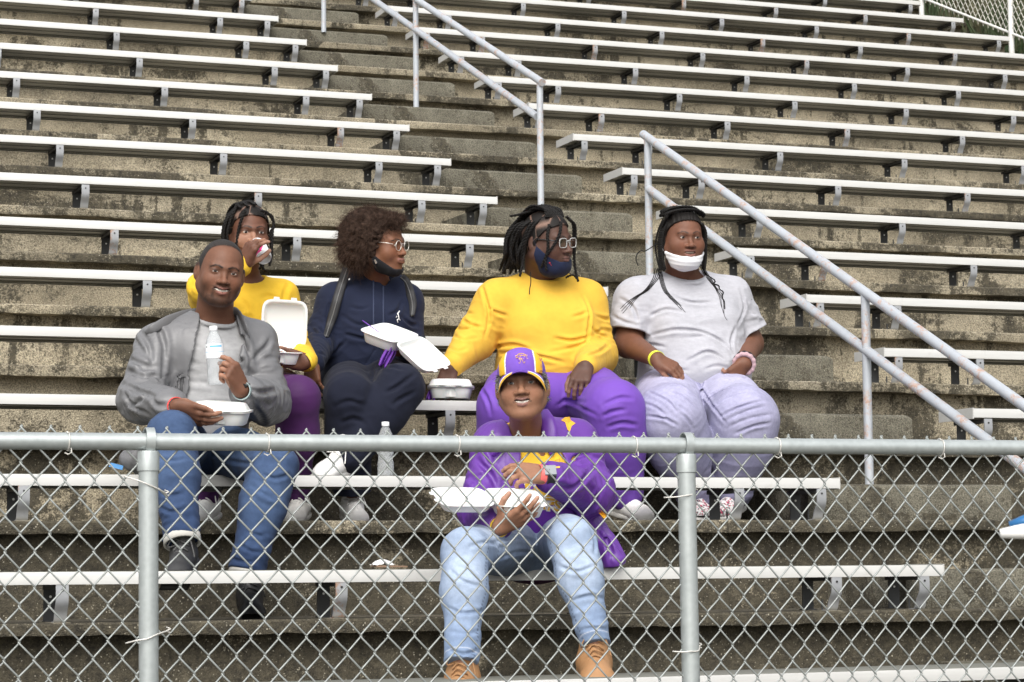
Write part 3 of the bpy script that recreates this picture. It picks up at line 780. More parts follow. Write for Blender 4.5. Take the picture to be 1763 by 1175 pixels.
def build_body(root, S, B, H_, colf, extra=(), h=.0028):
    pts = [B.J[k] for k in B.J]+[H_.w(0, 0, .12), H_.w(0, 0, -.12)]+list(extra)
    return sdf_obj('body', S, pts, h, M_SKIN, root, colf, pad=.11, sm=1)
def skin_color(Hd, hands, skin, lip, palm, **k):
    def f(P):
        q = Hd.loc(P); C_ = np.tile(np.array(skin), (len(P), 1))*(1+.08*vn(P*50))[:, None]
        m = (np.abs(q) < (.12, .15, .16)).all(1)
        if m.any(): C_[m] = Hd.color(P[m], skin, lip, **k)
        for hd in hands:
            v = P-hd['wr']; z = v@hd['d']; m = (np.linalg.norm(v, axis=1) < .21)&(z > 0)
            # paler palm side, paler nails
            t = np.clip((-(v@hd['n'])-.006)/.014, 0, 1)*m; C_ = C_*(1-.7*t[:, None])+.7*t[:, None]*np.array(palm)
            for p, d in hd['tips']:
                w = np.exp(-(np.linalg.norm(P-p, axis=1)/.0085)**2); C_ = C_*(1-.45*w[:, None])+.45*w[:, None]*np.array((.50, .33, .27))
        return np.clip(C_, 0, 1)
    return f
def shoe(root, ank, toe, up, col, sole, name='shoe', w=.043, L=.27, hi=.10, mt=None, tread=False, laces=(.8, .8, .78), colf=None, heel=.07):
    up = unit(up); f = unit(toe-up*(toe@up)); x = np.cross(f, up)
    g = ank-up*hi; o = g-f*heel; R = np.stack([x, f, up], 1); P = lambda a, b, c: o+x*a+f*b+up*c
    S = Sdf(); S.u(cone(P(0, .05, .055), P(0, .04, hi+.03), .043*w/.043, .037*w/.043)); S.u(cone(P(0, .045, .045), P(0, L-.085, .038), .044*w/.043, .041*w/.043), .03)
    S.u(ell(P(0, L-.065, .034), (w+.004, .066, .036), R), .02); S.clip(half(P(0, 0, .014), -up)); S.u(cone(P(0, .05, hi-.01), P(0, L-.11, .066), .024, .018), .02)
    n0 = S.ops; S.disp(lambda Q: -.0022*(.3-np.abs(vn((Q-o)@R*np.array((18, 34, 34))))))
    r = sdf_obj(name, S, [P(-.06, 0, 0), P(.06, L, hi+.07), P(.06, 0, 0), P(-.06, L, hi+.07)], .0042, mt or M_LEATHER, root, colf(P, R, o) if colf else None, pad=.03, col=col)
    T = Sdf(); T.u(rbox(P(0, L*.5, .012), (w+.004, L*.5, .014), .012, R)); T.sub(ell(P(w+.035, L*.45, .012), (.036, .07, .05), R), .02); T.sub(ell(P(-w-.035, L*.45, .012), (.036, .06, .05), R), .02)
    if tread: T.disp(lambda Q: .0035*np.sign(np.sin(((Q-o)@f)*260))*(((Q-o)@up) < .012))
    s = sdf_obj('sole', T, [P(-.06, 0, 0), P(.06, L, .03), P(.06, 0, 0), P(-.06, L, .03)], .004, M_LEATHER, r, None, pad=.02, col=sole)
    if laces is not None:
        mb = MB()
        for i in range(5):
            b = .085+i*.022; z = hi+.010-i*.011
            mb.tube(spline([P(-.026, b, z-.012), P(-.01, b+.008, z+.004), P(.01, b-.004, z+.004), P(.026, b+.004, z-.012)], 3), .0032, 5)
        mb.tube(spline([P(0, .08, hi+.012), P(.03, .09, hi+.025), P(.045, .10, hi-.002), P(.02, .09, hi-.0)], 4), .0026, 5); mb.tube(spline([P(0, .08, hi+.012), P(-.03, .09, hi+.022), P(-.045, .11, hi-.012), P(-.05, .12, hi-.03)], 4), .0026, 5)
        mb.build('laces', mat('lace', laces, .8) if laces != (.8, .8, .78) else M_LACE, r, smooth=True)
    return r
M_LACE = mat('white_lace', (.78, .77, .74), .8)
def jeans_col(base, fade, B, fk=1., seam=True, seamc=(.55, .40, .22)):
    base = np.array(base); fade = np.array(fade)
    def f(P):
        n = vn(P*18)*.5+vn(P*60)*.3; w = np.zeros(len(P))
        for s in 'AB':
            a, b, c = (B.J[k+s] for k in ('hp', 'kn', 'an'))
            t = np.clip(((P-a)@(b-a))/((b-a)@(b-a)), 0, 1); d = P-(a+t[:, None]*(b-a)); up = unit(-FX*.7+UX*.7)
            w = np.maximum(w, np.exp(-((t-.6)/.45)**2)*np.clip((d@up)/.07, 0, 1)*(np.linalg.norm(d, axis=1) < .16))
            t2 = np.clip(((P-b)@(c-b))/((c-b)@(c-b)), 0, 1); d2 = P-(b+t2[:, None]*(c-b)); w = np.maximum(w, .6*np.exp(-((t2-.3)/.4)**2)*np.clip((d2@(-FX))/.06, 0, 1)*(np.linalg.norm(d2, axis=1) < .12))
        w = np.clip(w*fk+.18*n, 0, 1)[:, None]; C_ = base*(1-w)+fade*w; C_ = C_*(1+.16*n)[:, None]
        return np.clip(C_, 0, 1)
    return f
def flat(c, n=.05, sc=20.):
    c = np.array(c); return lambda P: np.clip(c*(1+n*vn(P*sc))[:, None], 0, 1)
def hem_pts(B): return [B.J[k] for k in ('nb', 'pel', 'shA', 'shB', 'elA', 'elB', 'wrA', 'wrB', 'hpA', 'hpB')]
def leg_pts(B): return [B.J[k] for k in ('pel', 'hpA', 'hpB', 'knA', 'knB', 'anA', 'anB')]

def clam(name, o, X, Z, label, group, ang=None, w=.1125, dent=True, parts=2, sx=1., tilt=0.):
    """hinged foam takeaway box; X = its right, Z = its up, hinge on the far side"""
    X = unit(X); Z = unit(Z-X*(Z@X)); Yv = np.cross(Z, X); r = empty(name, tuple(o)); tag(r, label, 'takeout box', group)
    def loop(hf, z, rc=.26, n=64, dn=0, scy=1.):
        out = []
        for i in range(n):
            t = 2*math.pi*i/n; c, s_ = math.cos(t), math.sin(t); p = 5.5
            rr = (abs(c)**p+abs(s_)**p)**(-1/p); x, y = hf*sx*c*rr, hf*s_*rr*scy
            if dn and y < 0 and abs(x) < .05: y += dn*math.exp(-(x/.015)**2)
            out.append((x, y, z))
        return out
    def shell(rings, fr):
        V = []; n = 64
        for rg in rings: V += [fr(*p) for p in rg]
        F = [(a*n+j, a*n+(j+1) % n, (a+1)*n+(j+1) % n, (a+1)*n+j) for a in range(len(rings)-1) for j in range(n)]+[tuple(range(n))[::-1], tuple(range((len(rings)-1)*n, len(rings)*n))]
        return V, F
    d = .034 if dent else 0
    fb = lambda x, y, z: o+X*x+Yv*y+Z*z
    R_ = [loop(w*.78, 0, dn=d), loop(w*.80, .002, dn=d), loop(w*.87, .030, dn=d*.45), loop(w*.90, .043, dn=0), loop(w*.985, .0455), loop(w, .047), loop(w, .049), loop(w*.90, .0495), loop(w*.86, .044), loop(w*.78, .006), loop(w*.7, .005)]
    V, F = shell(R_, fb); b = mesh_obj('tray', V, F, M_FOAM, r, True); smooth_by_angle(b.data, .7)
    if parts == 2:
        dv = MB(); dv.add([fb(-.006, -w*.82, .006), fb(.006, -w*.82, .006), fb(.006, w*.1, .006), fb(-.006, w*.1, .006), fb(-.002, -w*.84, .043), fb(.002, -w*.84, .043), fb(.002, w*.1, .043), fb(-.002, w*.1, .043)], [(0, 1, 5, 4), (1, 2, 6, 5), (2, 3, 7, 6), (3, 0, 4, 7), (4, 5, 6, 7)])
        dv.build('divider', M_FOAM, b)
    a = math.radians(ang or 0); hy, hz = w, .0495
    def fl(x, y, z):
        y2, z2 = y-hy, z; Y3 = y2*math.cos(a)+z2*math.sin(a); Z3 = -y2*math.sin(a)+z2*math.cos(a)
        return o+X*x+Yv*(hy+Y3)+Z*(hz+.0015+Z3)
    tabs = []
    R_ = [loop(w*.80, .005), loop(w*.88, .002), loop(w*.985, .0), loop(w, .0005), loop(w, .003), loop(w*.93, .0045), loop(w*.86, .022, dn=0), loop(w*.80, .030), loop(w*.62, .0325)]
    if ang: R_[0] = loop(w*.74, .026); R_[1] = loop(w*.83, .020); R_.insert(2, loop(w*.90, .002))
    V, F = shell(R_, fl); l = mesh_obj('lid', V, F, M_FOAM, r, True); smooth_by_angle(l.data, .7)
    tb = MB()
    for xx in (-.035, .035): 
        c0 = [fl(xx+dx, -w-dy, z) for dx, dy, z in ((-.014, -.004, .0005), (.014, -.004, .0005), (.011, .010, .0005), (-.011, .010, .0005), (-.014, -.004, .003), (.014, -.004, .003), (.011, .010, .003), (-.011, .010, .003))]
        tb.add(c0, [(0, 3, 2, 1), (4, 5, 6, 7), (0, 1, 5, 4), (1, 2, 6, 5), (2, 3, 7, 6), (3, 0, 4, 7)])
    tb.build('tab', M_FOAM, l)
    return r
def lathe(o, ax, prof, n=28, ref=None):
    ax = unit(ax); a = unit(np.cross(ax, ref if ref is not None else (.21, .3, .93))); b = np.cross(ax, a); V = []
    for r, z in prof: V += [o+ax*z+(a*math.cos(2*math.pi*i/n)+b*math.sin(2*math.pi*i/n))*r for i in range(n)]
    F = [(k*n+j, k*n+(j+1) % n, (k+1)*n+(j+1) % n, (k+1)*n+j) for k in range(len(prof)-1) for j in range(n)]+[tuple(range(n))[::-1], tuple(range((len(prof)-1)*n, len(prof)*n))]
    return V, F
M_PET = mat('clear_plastic', (.93, .96, .98), .08, Transmission_Weight=.80, IOR=1.12); M_CAPW = mat('white_cap', (.85, .86, .88), .4)
def bottle(o, ax, label, lab=True, s=1., ref=None):
    r = empty('water_bottle', tuple(o)); tag(r, label, 'bottle', 'plastic water bottles')
    pr = [(.020, 0), (.028, .002), (.031, .008)]
    for i in range(26):
        z = .012+i*.0052; pr.append((.0315+(.0009 if i % 2 else -.0006)-(.003 if 9 < i < 15 and lab is False else 0), z))
    pr += [(.031, .150), (.026, .168), (.018, .186), (.0125, .197), (.0125, .202)]
    V, F = lathe(np.asarray(o), ax, [(a*s, b*s) for a, b in pr], ref=ref); body_ = mesh_obj('bottle_body', V, F, M_PET, r, True)
    V, F = lathe(np.asarray(o)+unit(ax)*.199*s, ax, [(.0148*s, 0), (.0150*s, .013*s), (.0135*s, .0155*s)], ref=ref); c = mesh_obj('cap', V, F, M_CAPW, r, True); smooth_by_angle(c.data, .6)
    return r, pr
M_STR = mat('mask_loop', (.75, .76, .78), .7)

def covered(S, B, s, g=-.022):
    """an arm under a sleeve, full size again at the wrist"""
    B.arm_(S, s, g); a = B.J['wr'+s]; b = B.J['el'+s]; S.u(cone(a, a+(b-a)*.35, B.arm[2]-.004, B.arm[2]-.001), .012)

def creases(S, px, tf, a=.008, w=.008, lo=6.5, hi=11.5):
    """soft folds drawn on the cloth along lines seen in the photo; tf maps crop coordinates to pixels"""
    x0, y0, k = tf; out = []
    for pl in px:
        q = dense([(x0+x/k, y0+y/k) for x, y in pl], 4); P = surf(S, q, 0., lo, hi); d = np.linalg.norm(np.diff(P, axis=0), axis=1)
        if d.max() > .12: P = P[:int(np.argmax(d > .12))+1]
        if len(P) > 2: out.append(P.astype(np.float32))
    def f(Q):
        D = np.zeros(len(Q), np.float32)
        for n_, P in enumerate(out):
            m = np.nonzero(((Q > P.min(0)-5*w)&(Q < P.max(0)+5*w)).all(1))[0]
            if not len(m): continue
            q = Q[m]; best = np.full(len(m), 9., np.float32); bt = np.zeros(len(m), np.float32); n = len(P)-1
            for i in range(n):
                ba = P[i+1]-P[i]; v = q-P[i]; t = np.clip((v@ba)/(ba@ba+1e-9), 0, 1); d = np.linalg.norm(v-t[:, None]*ba, axis=1); c = d < best; best[c] = d[c]; bt[c] = (i+t[c])/n
            e = np.sin(np.pi*np.clip(bt, .02, .98))**.6*(.75+.25*math.sin(n_*2.4))
            D[m] += a*e*(np.exp(-(best/w)**2)-.6*np.exp(-((best-2.2*w)/(1.3*w))**2))
        return D
    S.disp(f)
CR = [(180, 330, 2.61), (500, 330, 2.611), (740, 330, 2.61), (1020, 330, 2.611), (720, 580, 1.975), (180, 720, 2.583)]
def yy(i): return rowY(i)
# ================================================= the man in the grey jacket
def man():
    Hd = Head(380, 469, 8.80, 9, 1, -9.5, 1.07, jaw=.063, full=.004, nose=1.12, mouth='smile', lipw=.035, eye=.50, browt=1.15)
    J = dict(nb=at(368, 554, 8.93), shA=at(274, 598, 8.96), elA=at(243, 690, 8.86), wrA=at(303, 700, 8.52), shB=at(438, 592, 8.96), elB=at(460, 694, 8.88), wrB=at(416, 673, 8.55),
             hpA=at(322, 776, 8.98), hpB=at(372, 772, 8.98), knA=at(296, 752, 8.50), anA=at(314, 936, 8.30), knB=at(470, 805, 8.52), anB=at(422, 992, 8.46))
    B = Body(J, [(0, 0, .0, .165, .12, .11), (0, .015, .35, .150, .112, .14), (0, .005, .70, .168, .118, .14)], (.058, .046, .031), (.088, .070, .050))
    root = person('smiling man in grey rain jacket and blue jeans holding a water bottle', at(345, 985, 8.5))
    S = Sdf(); Hd.add(S, J['nb']-B.T[:, 2]*.01, .062); B.torso(S, -.012)
    for s in 'AB': covered(S, B, s); B.legs_(S, s, -.03)
    hA = hand(S, J['wrA'], cv(.86, -.50, .05), cv(-.35, -.60, .70), 1, (.35, .35, .4, .5), s=1.05, thumb=(.8, .5, .1))
    hB = hand(S, J['wrB'], cv(-.34, .80, .42), cv(.66, .22, .66), -1, ((.75, .45, .2), (1.05, 1.1, .7), (1.15, 1.25, .8), (1.2, 1.35, .9)), s=1.05, thumb=(.6, .3, -.7), spread=.05)
    skin, lip, palm = (.150, .068, .041), (.26, .11, .088), (.36, .185, .12)
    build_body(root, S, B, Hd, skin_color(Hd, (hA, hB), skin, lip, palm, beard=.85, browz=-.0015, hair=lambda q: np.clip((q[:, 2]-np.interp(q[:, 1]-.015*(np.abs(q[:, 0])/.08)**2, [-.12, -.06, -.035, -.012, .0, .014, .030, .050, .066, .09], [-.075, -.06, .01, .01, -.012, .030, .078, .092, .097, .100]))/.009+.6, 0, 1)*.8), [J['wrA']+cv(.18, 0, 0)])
    Hd.eyes(root, -4, 4); Hd.teeth(root)
    # cropped hair
    hh = Sdf(); Hd.add(hh, None, ears=False)
    cap = Sdf(); W = Hd.w; k = Hd.s
    cap.u(ell(W(0, -.012, .028), np.array((.0774, .0990, .0880))*k, Hd.R)); cap.u(ell(W(0, -.03, -.01), np.array((.0760, .081, .082))*k, Hd.R), .02)
    def hl(P):
        q = Hd.loc(P); z0 = np.interp(q[:, 1]-.015*(np.abs(q[:, 0])/.08)**2, [-.12, -.06, -.035, -.012, .0, .014, .030, .050, .066, .09], [-.075, -.06, .01, .01, -.012, .030, .078, .092, .097, .100])
        return (z0-q[:, 2]+.0045*vn(P*330)+.003)*k
    cap.clip(hl); cap.disp(lambda P: .0006*vn(P*420))
    sdf_obj('hair', cap, [W(-.09, -.12, -.1), W(.09, .1, .13), W(.09, -.12, .1), W(-.09, .1, -.1)], .0028, M_HAIR, root, flat((.028, .024, .022), .5, 380), sm=0)
    # t-shirt
    T = Sdf(); B.torso(T, .006, wf=wr(J['pel'], J['nb'], .010, 14, 5, 3.1, B.tw(0, .1, .2), base=.4, rad=.22))
    T.sub(ell(J['nb']+B.T[:, 2]*.035+B.T[:, 1]*.02, (.083, .085, .070), B.T), .006)
    T.u(lambda P: _torus(P, J['nb']+B.T[:, 2]*.008+B.T[:, 1]*.022, B.T, .078, .078, .0072, .025), .004)
    creases(T, [[(300, 700), (360, 755), (440, 782)], [(290, 820), (380, 852), (470, 862)], [(262, 880), (330, 902), (400, 890)], [(480, 700), (520, 780), (560, 800)], [(330, 640), (400, 690), (430, 690)]], CR[0], .006, .009)
    sdf_obj('t_shirt', T, [J[k_] for k_ in ('nb', 'pel', 'shA', 'shB')], .0055, M_KNIT, root, lambda P: np.clip(np.array((.36, .36, .365))*(1+.10*vn(P*np.array((60, 60, 220)))+.06*vn(P*300))[:, None], 0, 1), pad=.2)
    # jeans
    Q = Sdf(); Q.u(ell(B.tw(0, .0, .0), (.178, .13, .115), B.T))
    for s, sd in (('A', 1.), ('B', 4.)): B.legs_(Q, s, .012, amp=.012, seed=sd, r=(.086, .064, .052), upto=.97)
    for s in 'AB': Q.clip(lambda P, s=s: np.where(np.linalg.norm(P-J['an'+s], axis=1) < .14, (P-(J['an'+s]+unit(J['kn'+s]-J['an'+s])*.015))@unit(J['an'+s]-J['kn'+s]), -1.))
    creases(Q, [[(250, 180), (300, 192), (370, 178)], [(240, 395), (300, 418), (380, 398)], [(262, 480), (330, 468), (398, 488)], [(245, 330), (300, 345), (350, 335)], [(420, 200), (520, 255), (650, 300)], [(450, 150), (560, 190), (660, 205)], [(655, 300), (700, 335), (765, 370)], [(600, 560), (640, 590), (690, 600)], [(620, 500), (680, 522), (720, 520)], [(700, 250), (760, 270), (820, 250)], [(560, 620), (610, 640), (670, 640)]], CR[5], .009, .0065)
    jc = jeans_col((.020, .038, .092), (.070, .115, .215), B)
    sdf_obj('jeans', Q, leg_pts(B), .0042, M_DENIM, root, jc, pad=.15)
    # turned-up cuff of the nearer leg
    ax = unit(J['anA']-J['knA']); ring(J['anA']+ax*-.012, ax, .058, .030, .007, 'cuff', M_KNIT, root, (.46, .45, .42), lobes=3)
    ax = unit(J['anB']-J['knB']); ring(J['anB']+ax*-.010, ax, .057, .022, .006, 'cuff', M_KNIT, root, (.46, .45, .42), lobes=3)
    # jacket, open at the front
    K = Sdf(); g = .026; B.torso(K, g, wf=wr(J['pel'], J['nb'], .014, 8, 12, 9.2, base=.6))
    K.u(plus(cone(B.tw(.17, .0, .02), at(222, 790, 8.98), .060, .040), wr(J['nb'], J['pel'], .016, 5, 16, 2.2, base=.8)), .05)
    K.u(plus(ell(B.tw(.05, -.02, -.10), (.20, .15, .14), B.T), wr(J['pel'], J['nb'], .026, 6, 16, 2.2, base=.8)), .06)
    for s, sd in (('A', 2.), ('B', 7.)): B.arm_(K, s, .022, amp=.020, seed=sd, r=(.062, .062, .040), fa=22, fp=8, upto=.84)
    def opening(P):      # wedge between the two fronts, wider at the hem
        q = (P-J['pel'])@B.T; t = q[:, 2]/B.L
        L_ = np.interp(t, [-.3, .3, .75, .92, 1.1], [.105, .105, .100, .078, .070]); R_ = np.interp(t, [-.3, .3, .6, .85, .95, 1.1], [-.100, -.088, -.088, -.094, -.082, -.07])
        w = .004*np.sin(t*23)
        return np.maximum(np.maximum(q[:, 0]-L_-w, R_-w-q[:, 0]), -(q[:, 1]+.02))
    aS = Sdf(); B.arm_(aS, 'A', .024, r=(.062, .062, .040)); B.arm_(aS, 'B', .024, r=(.062, .062, .040)); K.sub(lambda P: np.maximum(opening(P), -aS.full(P)), .004); K.sub(ell(J['nb']+B.T[:, 2]*.055, (.088, .092, .085), B.T), .006)
    body_in = Sdf(); B.torso(body_in, g-.009)
    K.sub(lambda P: np.maximum(body_in.full(P), -aS.full(P)), .002)
    for s in 'AB': pass
    K.clip(half(B.tw(0, 0, -.33), -B.T[:, 2]))
    creases(K, [[(85, 740), (150, 772), (232, 800)], [(70, 860), (150, 900), (240, 925)], [(120, 640), (160, 700), (205, 765)], [(92, 800), (160, 832), (238, 832)], [(100, 965), (160, 945), (205, 905)], [(150, 610), (200, 690), (215, 790)], [(90, 900), (130, 960), (200, 1000)], [(255, 600), (268, 700), (262, 800), (250, 880)], [(210, 930), (240, 960), (280, 960)],
        [(595, 700), (622, 780), (602, 845)], [(640, 800), (700, 850), (765, 832)], [(640, 885), (700, 905), (775, 892)], [(650, 765), (720, 705), (745, 660)], [(655, 960), (700, 1000), (722, 1060)], [(600, 620), (640, 700), (650, 790)], [(690, 930), (740, 960), (765, 940)], [(625, 900), (665, 930), (690, 985)], [(180, 560), (240, 620), (262, 690)]], CR[0], .013, .009)
    jcf = lambda P: np.clip(np.array((.150, .150, .156))*(1+.06*vn(P*9))[:, None], 0, 1)
    sdf_obj('jacket', K, hem_pts(B), .0046, M_NYLON, root, jcf, pad=.2)
    # soft collar turned over
    for pts, wd in (([(392, 540, 8.99), (404, 538, 8.93), (414, 548, 8.87), (424, 566, 8.83), (430, 582, 8.82)], [.010, .022, .026, .018, .004]), ([(338, 534, 8.99), (318, 540, 8.95), (290, 552, 8.90), (264, 566, 8.88), (250, 574, 8.9)], [.008, .014, .020, .018, .006])):
        cl = MB(); cl.tube(spline([at(*p) for p in pts], 6), np.interp(np.linspace(0, 1, 25), np.linspace(0, 1, 5), wd), 10, flat=.28, nrm=-FX); cl.build('collar', M_NYLC, root, smooth=True)
    ax = unit(J['wrA']-J['elA']); ring(J['wrA']-ax*.006, ax, .0315, .022, .0025, 'wristband', M_MATTE, root, (.80, .09, .08))
    ax = unit(J['wrB']-J['elB']); wb_ = ring(J['wrB']-ax*.004, ax, .0315, .024, .004, 'watch_strap', M_MATTE, root, (.30, .38, .38))
    mesh_obj('watch', *_boxm(J['wrB']-ax*.004+cv(.3, .75, .2)*.033, ax, cv(.3, .75, .2), .019, .016, .005), M_GLOSS, root, False, np.tile((.02, .02, .02), (8, 1)))
    shoe(root, J['anA'], cv(-.05, -.25, 1.), cv(0, .94, .3), (.030, .030, .031), (.045, .045, .047), hi=.098, tread=True, laces=(.09, .09, .09))
    shoe(root, at(430, 1008, 8.42), cv(.18, -.25, 1.), cv(0, .96, .25), (.012, .012, .013), (.02, .02, .02), hi=.098, laces=(.03, .03, .03))
    # what he holds
    clam('takeout_box', at(380, 731, 8.60), RX+cv(0, -.02, 0), cv(0.02, .99, .02), 'closed white foam box on the grey-jacketed man\'s palm', 'white foam takeout boxes')
    bo = at(373, 663, 8.60); bax = cv(-.06, 1, -.02); r, pr = bottle(bo, bax, 'clear water bottle with a white and blue label, in the grey-jacketed man\'s fist', ref=FX)
    # label band with its print
    V = []; cc = []; n = 40; ax = unit(bax); a = unit(np.cross(ax, FX)); b = np.cross(ax, a); ncol = []
    rows_ = np.linspace(.098, .150, 27); o_ = bo
    for z in rows_:
        for i in range(n+1):
            th = math.pi*(-.25+1.5*i/n)
            V.append(o_+ax*z+(a*math.cos(th)+b*math.sin(th))*.0334); ncol.append((z, i/n))
    for z, u in ncol:
        c = (.80, .82, .84)
        if .136 < z < .143 and .42 < u < .72: c = (.12, .48, .78)
        if .1185 < z < .1205: c = (.35, .55, .75)
        if .133 < z < .146 and .28 < u < .345: c = (.02, .02, .02) if (u < .30 or u > .325 or abs(z-.1395) < .0022) else c
        cc.append(c)
    # keep the print on the side that looks outward, away from the man's chest
    F = [(k_*(n+1)+j, k_*(n+1)+j+1, (k_+1)*(n+1)+j+1, (k_+1)*(n+1)+j) for k_ in range(len(rows_)-1) for j in range(n)]
    mesh_obj('bottle_label', V, F, M_MATTE, r, True, np.array(cc))
    return root
def _torus(P, c, T, rx, ry, r, dip=0.):
    q = (P-c)@T; a = np.arctan2(q[:, 1]/ry, q[:, 0]/rx); z = -dip*np.clip(np.sin(a), -1, 1)
    d = np.sqrt((q[:, 0]-rx*np.cos(a))**2+(q[:, 1]-ry*np.sin(a))**2+((q[:, 2]-z)*.75)**2); return d-r
def _boxm(c, ax, n, hx, hy, hz):
    n = unit(n); ax = unit(ax-n*(ax@n)); b = np.cross(n, ax); V = [c+ax*hx*i+b*hy*j+n*hz*k for k in (-1, 1) for i, j in ((-1, -1), (1, -1), (1, 1), (-1, 1))]
    return V, [(0, 3, 2, 1), (4, 5, 6, 7), (0, 1, 5, 4), (1, 2, 6, 5), (2, 3, 7, 6), (3, 0, 4, 7)]
M_NYLC = mat('collar_nylon', (.125, .125, .13), .5)
# ================================================= the girl drinking behind him
def drinker():
    Hd = Head(429, 401, 9.66, 12, 2, -2, 1.0, jaw=.057, full=.006, nose=1.15, mouth='closed', eye=.82)
    J = dict(nb=at(424, 488, 9.80), shA=at(356, 512, 9.80), elA=at(350, 497, 9.55), wrA=at(419, 455, 9.44), shB=at(484, 512, 9.80), elB=at(505, 590, 9.80), wrB=at(529, 624, 9.30),
             hpA=at(400, 672, 9.85), hpB=at(455, 672, 9.85), knA=at(395, 700, 9.22), anA=at(357, 856, 9.36), knB=at(512, 686, 9.22), anB=at(514, 856, 9.40))
    B = Body(J, [(0, 0, .0, .175, .13, .11), (0, .02, .35, .150, .115, .14), (0, .015, .66, .158, .125, .14), (0, .05, .60, .13, .10, .09)], (.056, .043, .028), (.098, .082, .046))
    root = person('young woman in yellow top and dark purple leggings drinking from a can', at(440, 900, 9.3))
    S = Sdf(); Hd.add(S, J['nb']-B.T[:, 2]*.01, .050); B.torso(S, -.012)
    for s in 'AB': covered(S, B, s); B.legs_(S, s, -.035)
    hA = hand(S, J['wrA'], cv(.42, .86, .32), cv(-.55, .15, .60), -1, ((.35, .5, .4), (.5, .75, .5), (.65, .9, .6), (.75, 1.0, .7)), s=.95, thumb=(.55, .2, -.8), spread=.08)
    hB = hand(S, J['wrB'], cv(-.93, .22, .15), cv(.1, -.05, 1.), 1, ((.25, .35, .2), (.25, .4, .25), (.3, .45, .25), (.3, .4, .25)), s=.95, thumb=(.6, .3, -.8), spread=.07)
    skin, lip, palm = (.120, .052, .032), (.20, .08, .065), (.36, .19, .125)
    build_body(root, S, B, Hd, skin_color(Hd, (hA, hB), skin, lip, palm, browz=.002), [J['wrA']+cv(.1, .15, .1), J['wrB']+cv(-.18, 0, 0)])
    Hd.eyes(root, 2, -2)
    # leggings, top
    Q = Sdf(); Q.u(ell(B.tw(0, .0, .0), (.185, .14, .12), B.T))
    for s, sd in (('A', 1.), ('B', 4.)): B.legs_(Q, s, .002, amp=.004, seed=sd, upto=.99, r=(.096, .074, .042))
    sdf_obj('leggings', Q, leg_pts(B), .0055, M_STRETCH, root, flat((.060, .012, .085), .12), pad=.15)
    T = Sdf(); B.torso(T, .010, wf=wr(J['pel'], J['nb'], .018, 12, 5, 1.3, B.tw(0, .1, .3), base=.5, rad=.22))
    for s, sd in (('A', 2.), ('B', 7.)): B.arm_(T, s, .012, amp=.010, seed=sd, r=(.060, .050, .034), upto=.94)
    T.sub(ell(J['nb']+B.T[:, 2]*.030+B.T[:, 1]*.02, (.072, .080, .050), B.T), .006)
    T.u(lambda P: _torus(P, J['nb']+B.T[:, 2]*.006+B.T[:, 1]*.018, B.T, .070, .070, .0065, .018), .004)
    creases(T, [[(600, 470), (640, 520), (650, 590)], [(830, 410), (812, 450), (800, 500)], [(620, 600), (660, 560), (680, 520)], [(700, 480), (740, 470), (790, 490)], [(400, 400), (385, 440), (395, 480)]], CR[0], .007, .009)
    sdf_obj('yellow_top', T, hem_pts(B), .0055, M_KNIT, root, flat((.70, .44, .035), .06), pad=.18)
    W, k = Hd.w, Hd.s
    hair_cap(root, Hd, front=.070, side=.012)
    mb = MB(); br = [
        [(.035, .085, .088), (.050, .085, .055), (.060, .075, .010), (.066, .070, -.045), (.070, .066, -.085)],
        [(-.030, .085, .090), (-.062, .070, .080), (-.088, .060, .045), (-.084, .064, .005), (-.082, .070, -.05), (-.080, .075, -.10), (-.070, .08, -.135)],
        [(-.050, .075, .080), (-.080, .060, .070), (-.092, .045, .03), (-.078, .05, .0), (-.082, .05, -.06)],
        [(-.060, .06, -.11), (-.045, .075, -.135), (-.03, .07, -.15)], [(-.03, .085, -.125), (-.045, .09, -.15), (-.06, .08, -.16)]]
    rs = np.random.RandomState(5)
    for i in range(9):
        a = i/8; x = .072+.018*rs.rand(); y = .03-.09*a
        br.append([(.03+.03*rs.rand(), y*.4, .120-.01*a), (.070, y, .085), (x+.012, y, .04), (x+.020, y-.005, -.01), (x+.014, y-.01, -.055-.02*rs.rand())])
    for i in range(8):
        a = i/7; br.append([(-.02+.07*a, .03+.03*math.sin(i*2.), .116-.018*a), (.0+.06*a, .0, .131-.014*a), (.03+.045*a, -.04, .118-.02*a), (.05+.03*a, -.08, .07)])
    for b in br: braid(mb, [W(*p) for p in b], .0062*k)
    mb.build('braids', M_HAIR, root, smooth=True, usecol=True)
    # pulled-down black mask under the chin
    mask(root, Hd, (.012, .012, .014), top=(.055, -.085, .4), grow=.004, loops=False, low=-.15)
    ax = unit(J['wrB']-cv(.2, .3, -.6)*.1-J['wrB']); ring(J['wrB']+cv(.004, .002, 0), cv(.85, .35, -.45), .031, .010, .003, 'wristband', M_MATTE, root, (.75, .50, .03))
    ring(hA['kn'][0]+(hA['tips'][0][0]-hA['kn'][0])*.22, hA['tips'][0][0]-hA['kn'][0], .0092, .003, .0016, 'finger_ring', M_SILVER, root)
    ring(hB['kn'][2]+(hB['tips'][2][0]-hB['kn'][2])*.18, hB['tips'][2][0]-hB['kn'][2], .0092, .003, .0014, 'finger_ring', M_SILVER, root)
    for s, tx in (('A', -.12), ('B', -.05)):
        shoe(root, J['an'+s], cv(tx, -.12, 1.), cv(0, .99, .12), (.84, .83, .79), (.80, .79, .74), hi=.095, L=.25, w=.041)
    # drink can
    a_, b_ = at(439, 413, 9.56), at(454, 443, 9.46); ax = unit(b_-a_); r = empty('drink_can', tuple(a_)); tag(r, 'white and magenta drink can tipped up at the drinking woman\'s mouth', 'can')
